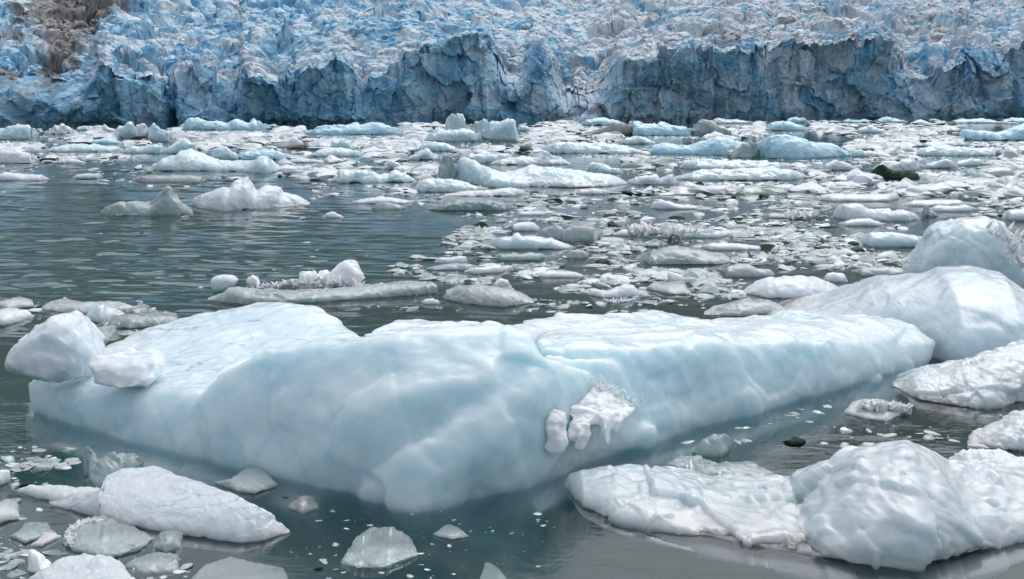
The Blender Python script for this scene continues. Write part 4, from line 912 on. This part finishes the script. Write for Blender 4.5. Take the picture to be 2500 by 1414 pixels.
# ------------------------------------------------------------------ brash: countless broken pieces between the larger ones
RNG = np.random.default_rng(42)
def chunk_proto(kind, sub_, seed, mats):
    bm = bmesh.new(); bmesh.ops.create_icosphere(bm, subdivisions=sub_, radius=1.0)
    P = np.array([v.co[:] for v in bm.verts]); Fc = np.array([[v.index for v in f.verts] for f in bm.faces]); bm.free()
    rng = np.random.default_rng(seed)
    # cut the ball with random planes: broken blocks
    for _ in range(9 if kind != 'round' else 4):
        nrm = rng.normal(size=3); nrm[2] *= 1.3; nrm /= np.linalg.norm(nrm)
        d = .34 + .36 * rng.random()
        over = P @ nrm - d
        P = P - np.where(over > 0, over, 0)[:, None] * nrm * .94
    P = P + (P / (np.linalg.norm(P, axis=1)[:, None] + 1e-6)) * (.05 * fbm(*(P * 1.6 + seed).T, 3, seed))[:, None]
    zs = {'flat': .13, 'round': .25, 'peak': .40}[kind]
    if kind == 'peak': P[:, 2] = np.where(P[:, 2] > 0, P[:, 2] * (1.2 - .8 * np.hypot(P[:, 0], P[:, 1])).clip(.3, 1.3), P[:, 2])
    P[:, 2] *= zs; P[:, 1] *= .75
    P[:, 2] += zs * .12
    return P, Fc
PROTO = [chunk_proto(k, 3, i, None) for i, k in enumerate(['flat', 'flat', 'flat', 'round', 'round', 'peak', 'peak', 'flat'])]
LOW = [chunk_proto(k, 2, 20 + i, None) for i, k in enumerate(['flat', 'flat', 'round', 'peak', 'flat', 'flat', 'round', 'flat'])]
# zones of the picture of the water: outline, number, width range in photo pixels, chances of white / grey / grey-green clear / clear
ZONES = [
 ('far pack under the glacier', [(-60, 316), (900, 306), (2560, 293), (2560, 372), (1900, 380), (800, 372), (-60, 396)], 12500, (6, 80), (.76, .12, .09, .03)),
 ('near part of the pack', [(330, 385), (900, 372), (2560, 362), (2560, 485), (1900, 470), (1350, 482), (1000, 470), (700, 425)], 6800, (6, 80), (.48, .24, .20, .08)),
 ('loose ice across the middle', [(880, 470), (1400, 470), (2560, 470), (2560, 540), (2200, 560), (1500, 545), (1250, 560), (1020, 500)], 1500, (5, 62), (.2, .25, .3, .25)),
 ('dense brash right of the middle', [(1000, 640), (1120, 560), (1350, 545), (1900, 555), (2200, 590), (2240, 660), (2060, 700), (1860, 745), (1600, 745), (1300, 700), (1100, 690), (940, 660)], 3600, (5, 80), (.16, .24, .34, .26)),
 ('strip of dark water behind the long iceberg', [(500, 735), (1080, 700), (1400, 735), (1850, 740), (1720, 760), (1300, 765), (1000, 760)], 150, (5, 50), (.1, .2, .3, .4)),
 ('open water at left', [(-40, 445), (800, 470), (1000, 560), (930, 660), (500, 720), (-40, 720)], 90, (4, 36), (.2, .2, .3, .3)),
 ('edge of the open water at left', [(-40, 395), (330, 390), (720, 430), (860, 470), (600, 520), (200, 440), (-40, 415)], 330, (4, 45), (.25, .25, .3, .2)),
 ('left edge behind the boulder', [(-40, 735), (330, 735), (440, 790), (240, 835), (200, 830), (130, 775), (-40, 800)], 260, (5, 60), (.1, .2, .35, .35)),
 ('lower left corner', [(-40, 1090), (200, 1090), (160, 1180), (40, 1200), (130, 1260), (300, 1300), (560, 1345), (620, 1414), (-40, 1414)], 240, (5, 70), (.1, .2, .3, .4)),
 ('green water at the bottom', [(560, 1180), (700, 1200), (880, 1260), (1350, 1220), (1380, 1300), (1300, 1414), (640, 1414), (700, 1330)], 90, (4, 38), (.2, .2, .3, .3)),
 ('water between the long iceberg and the corner slab', [(1640, 1090), (1900, 1010), (2160, 940), (2230, 1000), (2340, 1080), (2120, 1090), (1960, 1170), (1900, 1200)], 90, (5, 55), (.05, .15, .3, .5)),
]
LOOK = [('chip', 'white'), ('grey', 'grey'), ('greyc', 'grey green'), ('clear', 'clear')]
def in_poly(x, y, poly):
    c = np.zeros(x.shape, bool); p = np.array(poly, float); q = np.roll(p, 1, 0)
    for (x1, y1), (x2, y2) in zip(p, q):
        c ^= ((y1 > y) != (y2 > y)) & (x < (x2 - x1) * (y - y1) / (y2 - y1 + 1e-9) + x1)
    return c
ALL = []
RECT = np.array(TRACED)
for zi, (zn, poly, cnt, (w0, w1), pr) in enumerate(ZONES):
    p = np.array(poly, float); k = 0
    while k < cnt:
        x = RNG.uniform(p[:, 0].min(), p[:, 0].max(), 4000); y = RNG.uniform(p[:, 1].min(), p[:, 1].max(), 4000)
        dens = .5 + .5 * fbm(x / 130, y / 26, 0 * x, 3, 60 + zi)
        ok = in_poly(x, y, poly) & (RNG.random(4000) < np.clip((dens - .32) * 3.2, .06, 1))
        for a, b in zip(x[ok], y[ok]):
            if k >= cnt: break
            w = w0 + (w1 - w0) * RNG.random() ** 3.6
            if zi < 2: w *= .75 + .5 * (b - 300) / 100
            if np.any((RECT[:, 0] < a) & (RECT[:, 1] > a) & (RECT[:, 2] < b) & (RECT[:, 3] + .22 * w > b)): continue
            ALL.append((w, a, b, zi, RNG.choice(4, p=pr), RNG.integers(8), RNG.uniform(0, 2 * math.pi), RNG.uniform(.7, 1.35), RNG.normal(0, .09), RNG.normal(0, .09))); k += 1
ALL.sort(key=lambda q: -q[0])
def place(q):
    w, px, py, zi, lk, pk, rz, sz, tx, ty = q
    x, y = ground(px, py); s_ = .5 * w / FPX * float(y)
    rz = rz * .35 if zi < 5 else rz
    return float(x), float(y), s_, sz, rz, tx, ty
N_IND = 290
meshes = {}
for q in ALL[:N_IND]:
    x, y, s_, sz, rz, tx, ty = place(q)
    key = (q[5], q[4])
    if key not in meshes:
        P, Fc = PROTO[q[5]]
        meshes[key] = new_mesh('brash_chunk', P, Fc, [M[LOOK[q[4]][0]]], smooth=False)
    o = bpy.data.objects.new('brash_chunk', meshes[key]); COL.objects.link(o)
    o.location = (x, y, 0); o.scale = (s_, s_, s_ * sz); o.rotation_euler = (tx, ty, rz)
    zn, ln = ZONES[q[3]][0], LOOK[q[4]][1]
    tag(o, 'small %s ice chunk drifting in the %s' % (ln, zn), 'ice chunk', '%s chunks in the %s' % (ln, zn))
VV, FF, MI, n0 = [], [], [], 0
for q in ALL[N_IND:]:
    x, y, s_, sz, rz, tx, ty = place(q)
    P, Fc = LOW[q[5]]
    P = P * np.array((s_, s_, s_ * sz))
    P = P + np.stack([0 * P[:, 0], 0 * P[:, 0], P[:, 0] * -ty + P[:, 1] * tx], -1)
    c, n = math.cos(rz), math.sin(rz)
    P = np.stack([P[:, 0] * c - P[:, 1] * n + x, P[:, 0] * n + P[:, 1] * c + y, P[:, 2]], -1)
    VV.append(P); FF.append(Fc + n0); MI.append(np.full(len(Fc), 4 if (q[3] > 0 and q[8] > .15) else q[4])); n0 += len(P)
me = new_mesh('brash_ice', np.vstack(VV), np.vstack(FF), [M[k] for k, _ in LOOK] + [M['green']], smooth=False)
me.polygons.foreach_set('material_index', np.concatenate(MI).astype(np.int32))
tag(link('brash_ice', me), kind='stuff')

# the seals lie on small flat floes of their own
for i, (px, py, sc_, rot) in enumerate(SEALS):
    x, y = Gp(px, py + 1)[:2]
    fo = floe('ice_floe', [(px - 26 * sc_, py + 2), (px - 18 * sc_, py - .8), (px, py - 1.2), (px + 18 * sc_, py - .6), (px + 26 * sc_, py + 2)], py + 3.2, depth=4.0, n=5, nb=5, mat='white', seed=900 + i, amp=.05, facet=.02, endp=5)
    near = i == 0
    tag(fo, 'flat white floe under the nearest dark seal at far left' if near else 'low flat white floe with a dark seal lying on it, under the glacier', 'ice floe', None if near else 'flat floes carrying seals')
    o = bpy.data.objects.new('seal', SEAL); COL.objects.link(o)
    zt = max((fo.matrix_basis @ Vector(v.co)).z for v in fo.data.vertices)
    yc = fo.location.y
    o.location = (float(at_y(px, py, yc)[0]), yc, zt - .05); o.scale = (sc_,) * 3
    o.rotation_euler = (0, 0, [0.1, .9, 2.2, 3.3][rot] + .2 * math.sin(i * 7))
    tag(o, 'larger dark seal resting on the ice in front of the round boulder berg' if near else 'small dark seal lying on a low floe under the glacier', 'seal', None if near else 'seals hauled out under the glacier')

# ------------------------------------------------------------------ weed and flotsam
def weed(label, px, py, size, seed, rgb):
    rng = np.random.default_rng(seed)
    x0, y0, _ = Gp(px, py); V, F = [], []
    for k in range(26):
        a = rng.uniform(0, 2 * math.pi); L = size * rng.uniform(.4, 1); wdt = size * rng.uniform(.06, .14)
        c = np.array((rng.normal() * size * .35, rng.normal() * size * .25, .01)); n = len(V)
        for t in np.linspace(0, 1, 6):
            d = np.array((math.cos(a + t), math.sin(a + t) * .6, 0)); q = np.array((-d[1], d[0], 0))
            p = c + d * L * t + np.array((0, 0, size * .35 * math.sin(t * 3) * rng.uniform(.4, 1)))
            ww = wdt * (1 - t * .8)
            V += [p + q * ww, p - q * ww, p + np.array((0, 0, ww * .5))]
        for i in range(5):
            b = n + i * 3
            for (u, v) in ((0, 1), (1, 2), (2, 0)): F += [(b + u, b + v, b + v + 3), (b + u, b + v + 3, b + u + 3)]
    m = NT('wet_weed'); c_ = m.mix(m.noise(m.coord((1, 1, 1)), 6), rgb, tuple(q * .4 for q in rgb))
    p = m.n('ShaderNodeBsdfPrincipled', Base__Color=c_, Roughness=.35); m.l(p.outputs[0], m.out.inputs[0])
    me = new_mesh('seaweed', V, F, [m.m])
    tag(link('seaweed', me, (x0, y0, 0)), label, 'seaweed')
weed('red brown clump of seaweed afloat beside the grey green angular floe', 1432, 600, .34, 1, (.16, .055, .03))
weed('dark tuft of weed near the right tip of the streaked floe', 699, 1218, .06, 2, (.03, .028, .02))
weed('tiny black scrap of weed at the left edge under the long iceberg', 27, 1136, .05, 3, (.015, .014, .013))
